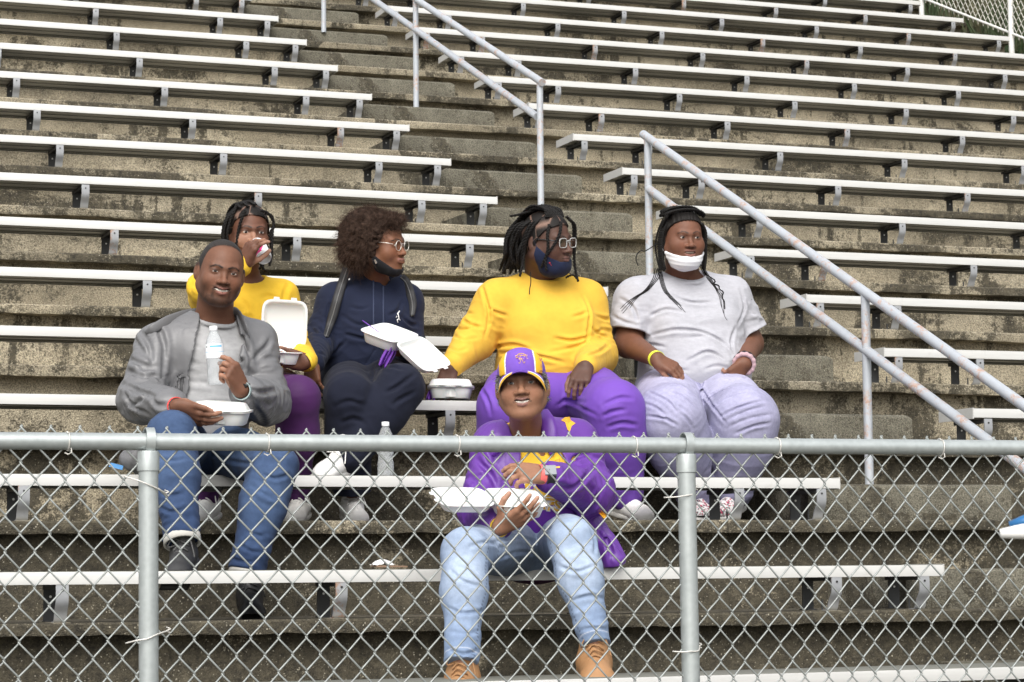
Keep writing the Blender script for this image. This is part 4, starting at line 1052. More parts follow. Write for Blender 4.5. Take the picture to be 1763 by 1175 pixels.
    L = .118; pr = [(.026, 0), (.0265, .002), (.032, .014), (.0330, .018), (.0330, L-.014), (.0325, L-.010), (.0285, L-.003), (.0280, L), (.0262, L+.0005), (.0255, L-.003), (.020, L-.008), (.010, L-.011), (.001, L-.012)]
    st = b_-ax*(L-.012); V, F = lathe(st, ax, pr, 40, ref=(0, 0, 1.)); V = np.array(V); cc = np.tile((.62, .63, .64), (len(V), 1)).astype(float)
    z = (V-st)@ax; m = (z > .016)&(z < L-.012); up = ((V-st-np.outer(z, ax))@cv(-.8, .1, .3))/.033; cc[m] = (.80, .78, .78); cc[m & (up > .15)] = (.62, .01, .16)
    V2, F2 = [], []
    prf = [(p, q) for p, q in pr[:4]]+[(.0330, .018+(L-.032)*t) for t in np.linspace(.02, 1, 24)]+pr[5:]
    V, F = lathe(st, ax, prf, 48, ref=(0, 0, 1.)); V = np.array(V); z = (V-st)@ax; rad = V-st-np.outer(z, ax); up = rad@unit(cv(-.85, -.1, .3))/.033; sd = rad@unit(np.cross(ax, cv(-.85, -.1, .3)))/.033
    cc = np.tile((.60, .61, .62), (len(V), 1)).astype(float); m = (z > .015)&(z < L-.011); cc[m] = (.82, .80, .80); w = m&(up > .1+.25*np.sin(z*70)); cc[w] = (.66, .01, .17); w = m&(np.abs(sd-.5) < .10)&(up < .2); cc[w] = (.60, .05, .2)
    o = mesh_obj('can_body', V, F, M_GLOSS, r, True, cc); smooth_by_angle(o.data, .8)
    clam('takeout_box', at(482, 625, 9.38), RX+cv(0, -.06, 0), cv(.07, .98, .05), 'open white foam box with its lid straight up, held by the drinking woman', 'white foam takeout boxes', ang=84, w=.100, sx=.93)
    return root
M_SILVER = mat('silver', (.75, .75, .75), .25, .9)
def hair_cap(root, Hd, front=.07, side=.01, col=(.012, .010, .009), parts=True, grow=.005, nape=-.06, lines=7):
    W, k = Hd.w, Hd.s; cap = Sdf()
    cap.u(ell(W(0, -.013, .030), np.array((.0775+grow, .099+grow, .088+grow))*k, Hd.R)); cap.u(ell(W(0, -.03, -.01), np.array((.076+grow*.3, .082, .080))*k, Hd.R), .02)
    cap.u(ell(W(0, .018, -.018), np.array((Hd.p['jaw']+.005+Hd.p['full']*.5+grow, .072+grow, .080+grow))*k, Hd.R), .03*k)
    def hl(P):
        q = Hd.loc(P); y = q[:, 1]; z0 = np.interp(y, [-.12, -.06, -.03, -.005, .015, .035, .055, .075, .1], [nape-.015, nape, -.02, -.02, side, .045, front-.012, front, front+.004])
        return (z0-q[:, 2])*k
    cap.clip(hl)
    def dsp(P):
        q = Hd.loc(P).astype(np.float32); g = _part(q, lines); return .0018*np.exp(-(g/.0013)**2)-.0010*np.abs(np.sin(q[:, 1]*900+vn(q*40)*4)) if parts else .0016*np.sin(q[:, 0]*420+q[:, 2]*60)*(q[:, 1] > -.02)
    cap.disp(dsp)
    def cf(P):
        q = Hd.loc(P).astype(np.float32); g = _part(q, lines); w = np.exp(-(g/.0009)**2)[:, None]*(1 if parts else 0); return np.array(col)*(1-w)+np.array((.21, .13, .10))*w
    return sdf_obj('hair', cap, [W(-.1, -.13, -.1), W(.1, .11, .14), W(.1, -.13, .14), W(-.1, .11, -.1)], .0024, M_HAIR, root, cf, sm=0)
_pr = np.random.RandomState(21); _seeds = unit(_pr.normal(size=(26, 3)))*1.; _seeds = _seeds/np.linalg.norm(_seeds, axis=1)[:, None]
def _part(q, lines):
    """distance to the lines between sections of braided hair"""
    d = q-np.array((0, -.012, .02)); d = d/np.linalg.norm(d, axis=1)[:, None]; c = d@_seeds.T.astype(np.float32); s = -np.sort(-c, axis=1); return (s[:, 0]-s[:, 1])*.085
def mask(root, Hd, col, top=(.055, -.075, .5), grow=.0045, loops=True, low=-.128, back=-.002, pleat=False, loopc=None, drop=0.):
    """face mask worn round the jaw; its upper edge runs from the lips to the ears"""
    W, k = Hd.w, Hd.s; fl = Hd.p['full']; M = Sdf(); E = lambda c, r: ell(W(*c), np.array(r)*k, Hd.R)
    L = lambda a, b, ra, rb: cone(W(*a), W(*b), ra*k, rb*k)
    def shell(S, g):
        S.u(E((0, .018, -.036-drop), (Hd.p['jaw']+.006+fl*.5+g, .076+g, .082+g)))
        for sx in (-1, 1): S.u(L((sx*(.050+fl), -.008, -.052), (sx*(.022+fl*.6), .056, -.094-drop), .021+fl*.5+g, .021+fl*.3+g), .03*k)
        S.u(E((0, .071, -.100-drop), (.026+fl*.4+g, .020+g, .020+g)), .03*k)
        if fl > .006: S.u(E((0, .03, -.108), (.046+fl+g, .040+g, .028+g)), .03*k)
    shell(M, grow)
    y0, z0, sl = top
    M.clip(lambda P: ((lambda q: (q[:, 2]-(z0+sl*np.maximum(.085-q[:, 1], 0)))*.8)(Hd.loc(P)))*k, .002)
    M.clip(lambda P: (back-Hd.loc(P)[:, 1])*k, .002)
    M.clip(lambda P: (low-Hd.loc(P)[:, 2]-.0*Hd.loc(P)[:, 1])*k, .004)
    if pleat: M.disp(lambda P: .0007*np.sin((Hd.loc(P)[:, 2]-sl*.6*(.085-Hd.loc(P)[:, 1]))*330)+.0012*vn(P*50))
    else: M.disp(lambda P: .0012*vn(P*55))
    m = sdf_obj('mask', M, [W(-.1, -.02, -.15), W(.1, .12, 0), W(.1, -.02, 0), W(-.1, .12, -.15)], .0026, M_KNIT, root, flat(col, .06), sm=1)
    if loops:
        for sx in (-1, 1):
            ze = z0+sl*.075; mb = MB(); x = (Hd.p['jaw']+.016+fl)
            mb.tube(spline([W(sx*x, .012, ze-.004), W(sx*(x+.004), .004, ze+.03), W(sx*.080, -.004, .012), W(sx*.085, -.016, .018), W(sx*.085, -.024, -.005), W(sx*.080, -.02, -.04), W(sx*x, .006, ze-.03)], 5), .0016*k, 5)
            mb.build('mask_loop', loopc or M_STR, m, smooth=True)
    return m
# ================================================= the girl in the navy hoodie
M_FRIZZ = attr_mat('frizzy_hair', .85, bump=(500, .6, .002), var=.35, vscale=200, spec=.12)
def navy():
    Hd = Head(657, 421, 9.70, 60, -2, 0, 1.03, jaw=.058, full=.006, nose=1.15, mouth='pout', eye=.95, lipw=.022)
    J = dict(nb=at(648, 498, 9.86), shA=at(578, 520, 9.84), elA=at(549, 590, 9.82), wrA=at(537, 628, 9.50), shB=at(696, 520, 9.84), elB=at(706, 606, 9.80), wrB=at(706, 605, 9.48),
             hpA=at(602, 668, 9.88), hpB=at(655, 668, 9.88), knA=at(600, 684, 9.24), anA=at(607, 858, 9.38), knB=at(688, 670, 9.22), anB=at(601, 786, 9.22))
    B = Body(J, [(0, 0, .0, .185, .14, .12), (0, .03, .30, .175, .135, .14), (0, .015, .66, .165, .130, .14), (0, .06, .58, .145, .10, .10)], (.060, .048, .030), (.108, .076, .066))
    root = person('young woman with a big curly afro, glasses and navy hoodie, looking away', at(620, 900, 9.3))
    S = Sdf(); nbk = J['nb']-B.T[:, 2]*.01; Hd.add(S, nbk, .052); B.torso(S, -.012)
    for s in 'AB': covered(S, B, s); B.legs_(S, s, -.04)
    hA = hand(S, J['wrA'], cv(.05, -.95, .35), cv(-.5, .2, .8), -1, (.4, .4, .45, .5), s=.93, thumb=(.9, .35, -.1))
    hB = hand(S, J['wrB'], cv(-.85, .12, .10), cv(.1, -.75, .65), -1, (.25, .3, .35, .4), s=.95, thumb=(.7, .7, .2))
    skin, lip, palm = (.185, .080, .044), (.30, .13, .115), (.40, .21, .14)
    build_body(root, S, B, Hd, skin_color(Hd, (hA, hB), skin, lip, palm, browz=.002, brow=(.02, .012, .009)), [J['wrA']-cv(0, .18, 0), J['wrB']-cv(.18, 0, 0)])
    Hd.eyes(root, 6, 0)
    # sweatpants
    Q = Sdf(); Q.u(ell(B.tw(0, .0, .0), (.195, .15, .13), B.T)); B.lap(Q)
    for s, sd in (('A', 1.), ('B', 4.)): B.legs_(Q, s, .010, amp=.012, seed=sd, fa=12, fp=8)
    Q.clip(lambda P: np.where(np.linalg.norm(P-J['anA'], axis=1) < .14, (P-(J['anA']+unit(J['knA']-J['anA'])*.03))@unit(J['anA']-J['knA']), -1.))
    creases(Q, [[(372, 790), (372, 860), (352, 960), (342, 1060)], [(150, 800), (220, 832), (300, 885)], [(430, 905), (480, 880), (560, 820)], [(200, 965), (262, 942), (330, 962)], [(400, 800), (450, 790), (500, 800)], [(120, 850), (180, 880), (220, 930)], [(460, 960), (500, 930), (560, 900)], [(230, 1040), (280, 1020), (330, 1040)]], CR[1], .012, .008)
    sdf_obj('sweatpants', Q, leg_pts(B), .0042, M_KNIT, root, flat((.010, .012, .024), .1), pad=.16)
    T = Sdf(); B.torso(T, .018, wf=wr(J['pel'], J['nb'], .012, 11, 4.5, 5.3, B.tw(0, .1, .2), base=.4, rad=.25))
    for s, sd in (('A', 2.), ('B', 7.)): B.arm_(T, s, .014, amp=.012, seed=sd, r=(.062, .056, .036), upto=.93)
    # hood lying round the neck
    hc = J['nb']+B.T[:, 2]*.020
    P_ = [hc+B.T@np.array(q) for q in [(.0, .085, -.045), (-.045, .070, -.010), (-.085, .030, .018), (-.080, -.04, .035), (0, -.085, .045), (.080, -.04, .035), (.085, .030, .018), (.045, .070, -.010), (.0, .085, -.045)]]
    T.tube(spline(P_, 3), .027, .02)
    T.sub(ell(hc+B.T[:, 2]*.045+B.T[:, 1]*.012, (.066, .078, .075), B.T), .01)
    T.sub(cone(hc+B.T@np.array((0, .10, -.045)), hc+B.T@np.array((0, .07, .03)), .006, .03), .012)
    # kangaroo pocket edges and hem band
    def det(P):
        q = (P-J['pel'])@B.T; t = q[:, 2]/B.L
        e = np.minimum(np.abs(q[:, 0]-(.062+.55*(.20-t)*.35)), np.abs(q[:, 0]+(.062+.55*(.20-t)*.35))); w = np.exp(-(e/.004)**2)*(t < .36)*(t > .05)*(q[:, 1] > 0)
        return .0035*w
    T.disp(det)
    creases(T, [[(185, 480), (165, 560), (178, 625)], [(100, 600), (150, 640), (185, 700)], [(235, 560), (300, 598), (375, 600)], [(240, 640), (330, 662), (380, 655)], [(180, 738), (220, 702), (252, 668)], [(120, 728), (200, 742), (330, 747), (400, 742)], [(500, 565), (540, 600), (570, 600)], [(75, 655), (105, 680), (125, 720)], [(82, 600), (115, 635), (140, 640)], [(440, 560), (480, 540), (500, 500)], [(270, 520), (320, 530), (360, 515)]], CR[1], .010, .007)
    sdf_obj('hoodie', T, hem_pts(B), .0042, M_KNIT, root, flat((.012, .016, .036), .08), pad=.18)
    mb = MB()
    for x in (643, 660): 
        p = surf(T, dense([(x, y) for y in (486 if x > 650 else 482, 500, 525, 550, 572)]), .003); mb = MB(); mb.tube(p, .0038, 6); mb.build('drawstring', mat('navy_cord', (.02, .03, .07), .7), root, smooth=True)
    # small white stitched crest
    mb = MB(); cp = surf(T, [(686, 545), (685, 540), (688, 536), (687, 549), (684, 551), (689, 552), (685, 556), (682, 547)], .0022); mb.tube([cp[2], cp[1], cp[0], cp[3]], .0030, 6); mb.tube([cp[3], cp[4], cp[6]], .0024, 6); mb.tube([cp[3], cp[5]], .0022, 6); mb.tube([cp[1], cp[7]], .0015, 6)
    mb.build('crest', M_LACE, root, smooth=True)
    # backpack with its straps
    bp_ = empty('backpack', tuple(B.tw(0, -.2, .3))); tag(bp_, 'black backpack worn by the young woman in the navy hoodie', 'backpack')
    pk = Sdf(); pk.u(rbox(B.tw(0, -.235, .42), (.14, .075, .20), .05, B.T)); pk.disp(lambda P: .004*vn(P*20)); sdf_obj('bag', pk, [B.tw(-.2, -.35, 0), B.tw(.2, -.1, .95), B.tw(.2, -.35, 0)], .008, M_MATTE, bp_, flat((.012, .012, .013)), pad=.08)
    for pts in ([(598, 462), (594, 474), (588, 492), (581, 515), (574, 540), (567, 562), (561, 580)], [(690, 478), (699, 487), (706, 505), (710, 525), (709, 545)]):
        p = surf(T, pts, .010); mb = MB(); q = spline(p, 5); n_ = len(q); mb.tube(q, np.interp(np.linspace(0, 1, n_), [0, .7, 1], [.021, .021, .012]), 10, flat=.30, nrm=-FX); sp_ = mb.build('strap', M_MATTE, bp_, smooth=True, usecol=False)
        a = sp_.data.color_attributes.new('Col', 'FLOAT_COLOR', 'POINT'); a.data.foreach_set('color', np.tile((.014, .014, .016, 1), len(sp_.data.vertices)).astype(np.float32))
        mb = MB(); mb.tube(q-FX*.0072, .0022, 5); mb.build('piping', mat('grey_piping', (.14, .14, .14), .5), sp_, smooth=True)
    # afro: a soft core and thousands of curling strands
    W, k = Hd.w, Hd.s; rs = np.random.RandomState(9)
    lobes = [((.0, -.060, .062), (.120, .120, .098)), ((.045, -.04, .02), (.085, .105, .095)), ((.055, -.080, -.035), (.064, .092, .082)), ((-.05, -.05, .01), (.07, .10, .1)), ((.01, .045, .100), (.062, .060, .038)), ((0, -.120, .02), (.10, .075, .10))]
    core = Sdf()
    for c, r_ in lobes: core.u(ell(W(*c), np.array(r_)*k*.90, Hd.R), .03)
    core.sub(ell(W(0, .075, -.030), np.array((.060, .075, .080))*k, Hd.R), .01); core.sub(ell(W(.05, .06, -.02), np.array((.05, .052, .07))*k, Hd.R), .01)
    core.disp(lambda P: .010*vn(P*42)+.006*vn(P*90)+.003*vn(P*200))
    cf = lambda P: np.clip(np.array((.036, .022, .016))*(1+.6*vn(P*130))[:, None], 0, 1)
    sdf_obj('hair', core, [W(-.2, -.2, -.15), W(.2, .16, .2), W(.2, -.2, .2), W(-.2, .16, -.15)], .0042, M_FRIZZ, root, cf, sm=0)
    mb_v, mb_f, mb_c, nv = [], [], [], 0
    for i in range(9500):
        c, r_ = lobes[rs.choice(6, p=[.30, .22, .17, .08, .13, .10])]
        d = unit(rs.normal(size=3)); p = np.array(c)+d*np.array(r_)*.90
        if p[1] > .030 and p[2] < .060 and not (p[2] > .045 and p[0] > .0): continue
        if p[1] > .0 and p[2] < .03: continue
        if p[2] < -.12: continue
        n = rs.randint(5, 9); L = rs.uniform(.018, .045)*(1.5 if rs.rand() < .12 else 1); out = unit(d+rs.normal(size=3)*.35+np.array((0, -.1, -.25 if p[2] < .04 else .0)))
        a = unit(np.cross(out, rs.normal(size=3))); b = np.cross(out, a); ph = rs.rand()*6.3; cr = rs.uniform(.0016, .0055); tw = rs.uniform(1.5, 3.2)
        t = np.linspace(0, 1, n); Pt = p+np.outer(t*L-.006, out)+cr*(np.outer(np.cos(ph+t*6.28*tw), a)+np.outer(np.sin(ph+t*6.28*tw), b)); Pt[:, 2] -= (t**2)*.010
        Pw = Hd.c+(Pt*k)@Hd.R.T; wd = rs.uniform(.0004, .0009)*(1-.6*t)[:, None]
        aw = Hd.R@a; bw = Hd.R@b; ring_ = np.stack([Pw+aw*wd, Pw-aw*wd*.5+bw*wd*.87, Pw-aw*wd*.5-bw*wd*.87], 1).reshape(-1, 3)
        idx = np.arange(n-1)*3+nv
        for j in range(3):
            j2 = (j+1) % 3; mb_f.append(np.stack([idx+j, idx+j2, idx+3+j2, idx+3+j], 1))
        mb_v.append(ring_); nv += len(ring_); mb_c.append(np.tile(np.array((.062, .038, .028))*rs.uniform(.45, 1.8), (len(ring_), 1)))
    mesh_obj('curls', np.concatenate(mb_v), np.concatenate(mb_f), M_FRIZZ, root, True, np.concatenate(mb_c))
    mask(root, Hd, (.014, .014, .016), top=(.062, -.099, .75), grow=.0045, loops=False, low=-.15, back=.0)
    mb = MB(); mb.tube(spline([W(.074, .0, -.030), W(.074, .010, -.05), W(.072, .02, -.066), W(.068, .03, -.078)], 5), .0014, 5); mb.build('mask_loop', mat('black_loop', (.01, .01, .01), .6), root, smooth=True)
    mesh_obj('clip', *_boxm(W(.0785, .020, -.070), W(0, .3, -.5)-W(0, 0, 0), Hd.R[:, 0], .009, .004, .002), M_SILVER, root)
    glasses(root, Hd, 'round', .0205, .0010, M_SILVERG, fwd=.100, temple=M_SILVERG)
    mb = MB(); mb.add(*lathe(W(.084, -.004, -.034), Hd.R[:, 0], [(.0026, 0), (.0026, .002), (.001, .003)], 10)); mb.build('earring', M_SILVER, root)
    shoe(root, J['anA'], cv(.22, -.18, 1.), cv(0, .98, .15), (.88, .87, .85), (.84, .83, .80), hi=.095, L=.26)
    shoe(root, at(586, 778, 9.20), cv(-.42, -.32, .85), cv(.1, .97, .2), (.88, .87, .85), (.84, .83, .80), hi=.095, L=.25)
    # her open box, its lid flopped over towards the camera
    o = at(668, 592, 9.38); X = cv(-.54, -.16, .76); Z = cv(.15, .93, .30)
    clam('takeout_box', o, X, Z, 'open white foam box with its lid hanging down, held by the woman in navy', 'white foam takeout boxes', ang=202, w=.095, parts=2)
    fk = MB(); a_, b_ = at(624, 552, 9.40), at(652, 572, 9.36); fk.tube(np.array([a_+(b_-a_)*t for t in np.linspace(0, 1, 8)]), [.003, .0042, .0042, .0036, .003, .003, .003, .003], 6, flat=.5)
    fo = fk.build('plastic_fork', M_PURP, loc=a_, smooth=True); tag(fo, 'purple plastic fork handle sticking out of the navy-hooded woman\'s box', 'fork')
    napkin('napkin', [(680, 586), (662, 596), (652, 630), (668, 632), (690, 606)], 9.30, 'crumpled purple napkin hanging below the open box, held by the woman in navy', seed=3)
    return root
M_PURP = mat('purple_plastic', (.14, .03, .38), .35)
M_NAP = mat('purple_paper', (.13, .035, .30), .75); M_SILVERG = mat('glasses_wire', (.80, .78, .72), .3, .6); M_CLEARF = mat('clear_frame', (.55, .55, .53), .2, 0., Transmission_Weight=.35)
M_LENS = bpy.data.materials.new('lens'); M_LENS.use_nodes = True
_t = M_LENS.node_tree; _t.nodes.clear(); _o = _t.nodes.new('ShaderNodeOutputMaterial'); _m = _t.nodes.new('ShaderNodeMixShader'); _a = _t.nodes.new('ShaderNodeBsdfTransparent'); _g = _t.nodes.new('ShaderNodeBsdfGlossy')
_g.inputs['Roughness'].default_value = .05; _m.inputs[0].default_value = .16; _t.links.new(_a.outputs[0], _m.inputs[1]); _t.links.new(_g.outputs[0], _m.inputs[2]); _t.links.new(_m.outputs[0], _o.inputs[0])
def glasses(root, Hd, shape, r, th, mt, fwd=.100, temple=None, z0=-.002, hz=1.):
    W = Hd.w; g = None; mb = MB()
    for sx in (-1, 1):
        n = 32; P = []
        for i in range(n+1):
            t = 2*math.pi*i/n; c, s = math.cos(t), math.sin(t); p = 2 if shape == 'round' else 4.2; q = (abs(c)**p+abs(s)**p)**(-1/p)
            P.append(W(sx*.033+r*c*q, fwd-.10*abs(sx*.033+r*c*q)**1.0*.35, z0+r*hz*s*q))
        mb.tube(P, th*1.4 if shape == 'round' else th, 6, caps=False)
    mb.tube([W(-.033+r*.95, fwd-.002, z0+.006), W(0, fwd+.003, z0+.009), W(.033-r*.95, fwd-.002, z0+.006)], th*1.2, 6)
    g = mb.build('glasses', mt, root, smooth=True)
    for sx in (-1, 1):
        t = MB(); t.tube(spline([W(sx*(.033+r), fwd-.016, z0+.006), W(sx*.071, fwd-.035, z0+.010), W(sx*.0805, .01, z0+.012), W(sx*.080, -.015, z0+.008)], 5), th*1.3, 6); t.build('temple', temple or mt, g, smooth=True)
        n = 28; V = []
        for i in range(n):
            a = 2*math.pi*i/n; c, s = math.cos(a), math.sin(a); p = 2 if shape == 'round' else 4.2; q = (abs(c)**p+abs(s)**p)**(-1/p); V.append(W(sx*.033+r*c*q*.97, fwd-.10*abs(sx*.033+r*c*q)*.35, z0+r*hz*s*q*.97))
        mesh_obj('lens', V, [tuple(range(n))], M_LENS, g)
    return g
def napkin(name, pts, Y, label, seed=1, parent=None):
    """crumpled paper: a sheet gathered into deep folds"""
    P = [at(x, y, Y) for x, y in pts]; top, l, bl, br, r_ = P; nu, nv_ = 30, 16; V = []; rs = np.random.RandomState(seed); ph = rs.rand(4)*6.3
    for i in range(nv_):
        v = i/(nv_-1)
        A = (top*(1-v)+l*v) if v < .5 else l*(2-2*v)+bl*(2*v-1); A = top*(1-v)**2+l*2*v*(1-v)+bl*v*v; Bq = top*(1-v)**2+r_*2*v*(1-v)+br*v*v
        for j in range(nu):
            u = j/(nu-1); p = A*(1-u)+Bq*u; f = math.sin(u*22+ph[0]+2*v)*.012*(.35+v)+math.sin(u*9+ph[1]-v*3)*.014*(.3+v)+rs.normal(0, .0008)
            V.append(p-FX*f+UX*(.006*math.sin(u*13+ph[2])*v))
    F = [(i*nu+j, i*nu+j+1, (i+1)*nu+j+1, (i+1)*nu+j) for i in range(nv_-1) for j in range(nu-1)]
    o = mesh_obj(name, V, np.array(F), M_NAP, None, False, loc=tuple(P[0])); sm_ = o.modifiers.new('thickness', 'SOLIDIFY'); sm_.thickness = .0012
    return tag(o, label, 'napkin', 'purple paper napkins')
# ================================================= the woman in the yellow sweatshirt
def yellow():
    Hd = Head(943, 416, 9.72, 54, -4, 2, 1.10, jaw=.064, full=.010, nose=1.2, mouth='closed', eye=.8)
    J = dict(nb=at(934, 484, 9.86), shA=at(856, 520, 9.86), elA=at(818, 585, 9.86), wrA=at(776, 632, 9.70), shB=at(1006, 520, 9.86), elB=at(1028, 612, 9.80), wrB=at(1008, 632, 9.44),
             hpA=at(896, 676, 9.90), hpB=at(992, 676, 9.90), knA=at(874, 702, 9.26), anA=at(872, 850, 9.42), knB=at(1058, 706, 9.26), anB=at(1076, 850, 9.36))
    B = Body(J, [(0, -.02, .0, .235, .18, .13), (0, .03, .34, .215, .175, .15), (0, .0, .72, .195, .14, .14), (.085, .09, .56, .115, .105, .105), (-.085, .09, .56, .115, .105, .105), (0, .06, .22, .215, .165, .10)], (.078, .070, .038), (.138, .108, .078))
    root = person('young woman in yellow sweatshirt, purple trousers and glasses, dark mask under her chin', at(960, 900, 9.3))
    S = Sdf(); Hd.add(S, J['nb']-B.T[:, 2]*.01, .066); B.torso(S, -.014)
    for s in 'AB': covered(S, B, s, -.03); B.legs_(S, s, -.045)
    hA = hand(S, J['wrA'], cv(-.25, -.92, .25), cv(-.25, .35, .9), -1, (.35, .4, .45, .5), s=1.0, thumb=(.9, .3, 0))
    hB = hand(S, J['wrB'], cv(-.28, -.62, .70), cv(-.05, .70, .70), -1, (.45, .55, .6, .65), s=1.05, thumb=(.75, .55, -.25), spread=.06)
    skin, lip, palm = (.090, .045, .032), (.21, .105, .090), (.26, .14, .10)
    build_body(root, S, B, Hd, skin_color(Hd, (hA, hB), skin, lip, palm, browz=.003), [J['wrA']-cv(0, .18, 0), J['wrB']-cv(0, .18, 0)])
    Hd.eyes(root, 4, -2)
    Q = Sdf(); Q.u(ell(B.tw(0, -.02, .02), (.245, .19, .15), B.T)); B.lap(Q, 0, .8)
    for s, sd in (('A', 1.), ('B', 4.)): B.legs_(Q, s, .004, amp=.008, seed=sd, fa=11, fp=7, upto=.98)
    creases(Q, [[(232, 775), (300, 800), (340, 880)], [(228, 880), (262, 940), (275, 1000)], [(565, 800), (572, 870), (560, 940)], [(590, 930), (660, 960), (760, 1010)], [(780, 1010), (820, 990), (880, 980)], [(640, 790), (720, 780), (800, 800)], [(270, 760), (350, 745), (430, 730)], [(800, 1060), (860, 1040), (930, 1050)], [(240, 830), (280, 870), (300, 940)], [(600, 770), (680, 755), (760, 765)], [(780, 960), (850, 930), (910, 930)], [(250, 800), (300, 840), (330, 920)], [(300, 740), (400, 760), (480, 800)], [(570, 960), (620, 940), (700, 950)]], CR[2], .010, .0075)
    sdf_obj('trousers', Q, leg_pts(B), .004, M_STRETCH, root, flat((.150, .060, .385), .06), pad=.18)
    T = Sdf(); B.torso(T, .012, k=.09, wf=wr(J['pel'], J['nb'], .008, 9, 2.6, 4.7, B.tw(0, .15, .15), base=.35, rad=.2))
    for s, sd in (('A', 2.), ('B', 7.)): B.arm_(T, s, .012, amp=.014, seed=sd, r=(.084, .075, .040), upto=.92, fa=20, fp=6)
    T.sub(ell(J['nb']+B.T[:, 2]*.040+B.T[:, 1]*.02, (.090, .095, .055), B.T), .006)
    T.u(lambda P: _torus(P, J['nb']+B.T[:, 2]*.012+B.T[:, 1]*.022, B.T, .086, .088, .0078, .022), .004)
    for s in 'AB':
        ax = unit(J['wr'+s]-J['el'+s]); c = J['wr'+s]-ax*.035; T.u(cone(c-ax*.018, c+ax*.022, .0440, .0415), .004)
    T.clip(half(B.tw(0, 0, -.04), -B.T[:, 2]), .02)
    creases(T, [[(262, 520), (300, 545), (345, 558)], [(560, 660), (640, 672), (720, 650)], [(540, 722), (640, 702), (722, 672)], [(288, 702), (380, 690), (455, 715)], [(95, 600), (140, 622), (205, 612)], [(98, 642), (150, 667), (218, 655)], [(130, 560), (180, 600), (240, 612)], [(82, 702), (130, 717), (172, 702)], [(225, 395), (248, 470), (266, 560), (245, 655)], [(690, 470), (716, 540), (712, 610), (702, 690)],
        [(730, 645), (780, 622), (838, 642)], [(700, 742), (760, 722), (805, 690)], [(715, 605), (760, 642), (805, 660)], [(640, 565), (680, 555), (715, 540)], [(290, 728), (400, 728), (520, 748), (600, 768)], [(110, 520), (150, 545), (200, 550)], [(745, 560), (790, 575), (825, 570)]], CR[2], .010, .007)
    sdf_obj('sweatshirt', T, hem_pts(B), .004, M_KNIT, root, flat((.66, .40, .05), .05), pad=.2)
    W, k = Hd.w, Hd.s
    hair_cap(root, Hd, front=.068, side=.02)
    mb = MB(); rs = np.random.RandomState(15); br = []
    for i in range(14):      # gathered up and back over the crown, then hanging behind
        a = i/13; x0 = -.055+.11*a; br.append([(x0, .055-.02*abs(x0)/.05, .095), (x0*.9, .015, .122+.008*rs.rand()), (x0*.8+.01, -.045, .128+.012*rs.rand()), (x0*.8+.015, -.095, .095), (x0+.025, -.128-.02*rs.rand(), .03), (x0+.03, -.13-.04*rs.rand(), -.05), (x0+.03, -.14-.05*rs.rand(), -.115-.03*rs.rand())])
    for i in range(8):
        a = i/7; y = -.03-.085*a+.012*rs.rand(); q = rs.normal(0, .008, (4, 2)); br.append([(.050, y+.03, .095-.02*a), (.084+q[0, 0], y+.01, .055), (.094+q[1, 0], y-.012+q[1, 1], .0), (.092+q[2, 0], y-.02+q[2, 1], -.05), (.088+q[3, 0], y-.03+2*q[3, 1], -.085-.06*rs.rand())])
    br += [[(.060, .050, .07), (.078, .055, .03), (.080, .060, -.02), (.082, .050, -.07), (.080, .055, -.11)],
           [(.030, .084, .082), (.045, .092, .045), (.060, .088, .010), (.078, .070, -.030), (.082, .050, -.06), (.082, .03, -.10)],
           [(-.03, .080, .09), (-.055, .088, .07), (-.075, .080, .03), (-.080, .075, -.02), (-.078, .075, -.07), (-.07, .09, -.12), (-.06, .11, -.155)],
           [(-.04, .06, .10), (-.085, .06, .07), (-.098, .055, .01), (-.092, .06, -.05)],
           [(.02, -.03, .13), (.05, -.06, .115), (.09, -.10, .10), (.10, -.115, .098)],
           [(-.03, .07, -.14), (-.05, .09, -.13), (-.07, .10, -.15)]]
    for b in br: braid(mb, [W(*p) for p in b], (.0060 if len(b) > 3 else .0045)*k)
    mb.tube(spline([W(.07, -.03, -.12), W(.08, -.02, -.16), W(.10, -.01, -.185), W(.115, -.0, -.205)], 5), .0022, 5, (.01, .01, .01))
    mb.build('braids', M_HAIR, root, smooth=True, usecol=True)
    m = mask(root, Hd, (.012, .017, .042), top=(.06, -.076, .72), grow=.0055, low=-.142, back=.002, loops=False)
    mb = MB(); mb.tube(spline([W(.078, .010, -.030), W(.083, .0, -.010), W(.084, -.012, .012)], 5), .004, 6, flat=.3); mb.build('mask_loop', mat('navy_loop', (.012, .017, .042), .8), m, smooth=True)
    # red stitched emblem on the mask
    mb = MB(); mb.tube(spline([W(.064, .062, -.084), W(.060, .066, -.092), W(.053, .074, -.100), W(.046, .081, -.106)], 4), .0016, 6); mb.add(*lathe(W(.0665, .060, -.080), Hd.R@unit((.9, .45, -.1)), [(.0032, -.002), (.0032, .0016), (.002, .002)], 10)); mb.build('emblem', mat('red_thread', (.55, .02, .02), .7), m, smooth=True)
    glasses(root, Hd, 'square', .0225, .0024, M_CLEARF, fwd=.100, temple=mat('dark_temple', (.015, .014, .014), .35), hz=.80)
    for s, tx in (('A', -.05), ('B', .50)): shoe(root, J['an'+s], cv(tx, -.15, .9), cv(0, .98, .15), (.86, .85, .81), (.80, .79, .74), hi=.10, L=.27)
    clam('takeout_box', at(776, 688, 9.735), RX+cv(0, -.01, 0), np.array((0, 0, 1.)), 'closed white foam box on the bench under the yellow-sleeved hand', 'white foam takeout boxes', w=.1)
    napkin('napkin', [(742, 668), (732, 684), (734, 689), (748, 689), (756, 672)], 9.72, 'crumpled purple napkin on the bench against the closed foam box', seed=6)
    return root
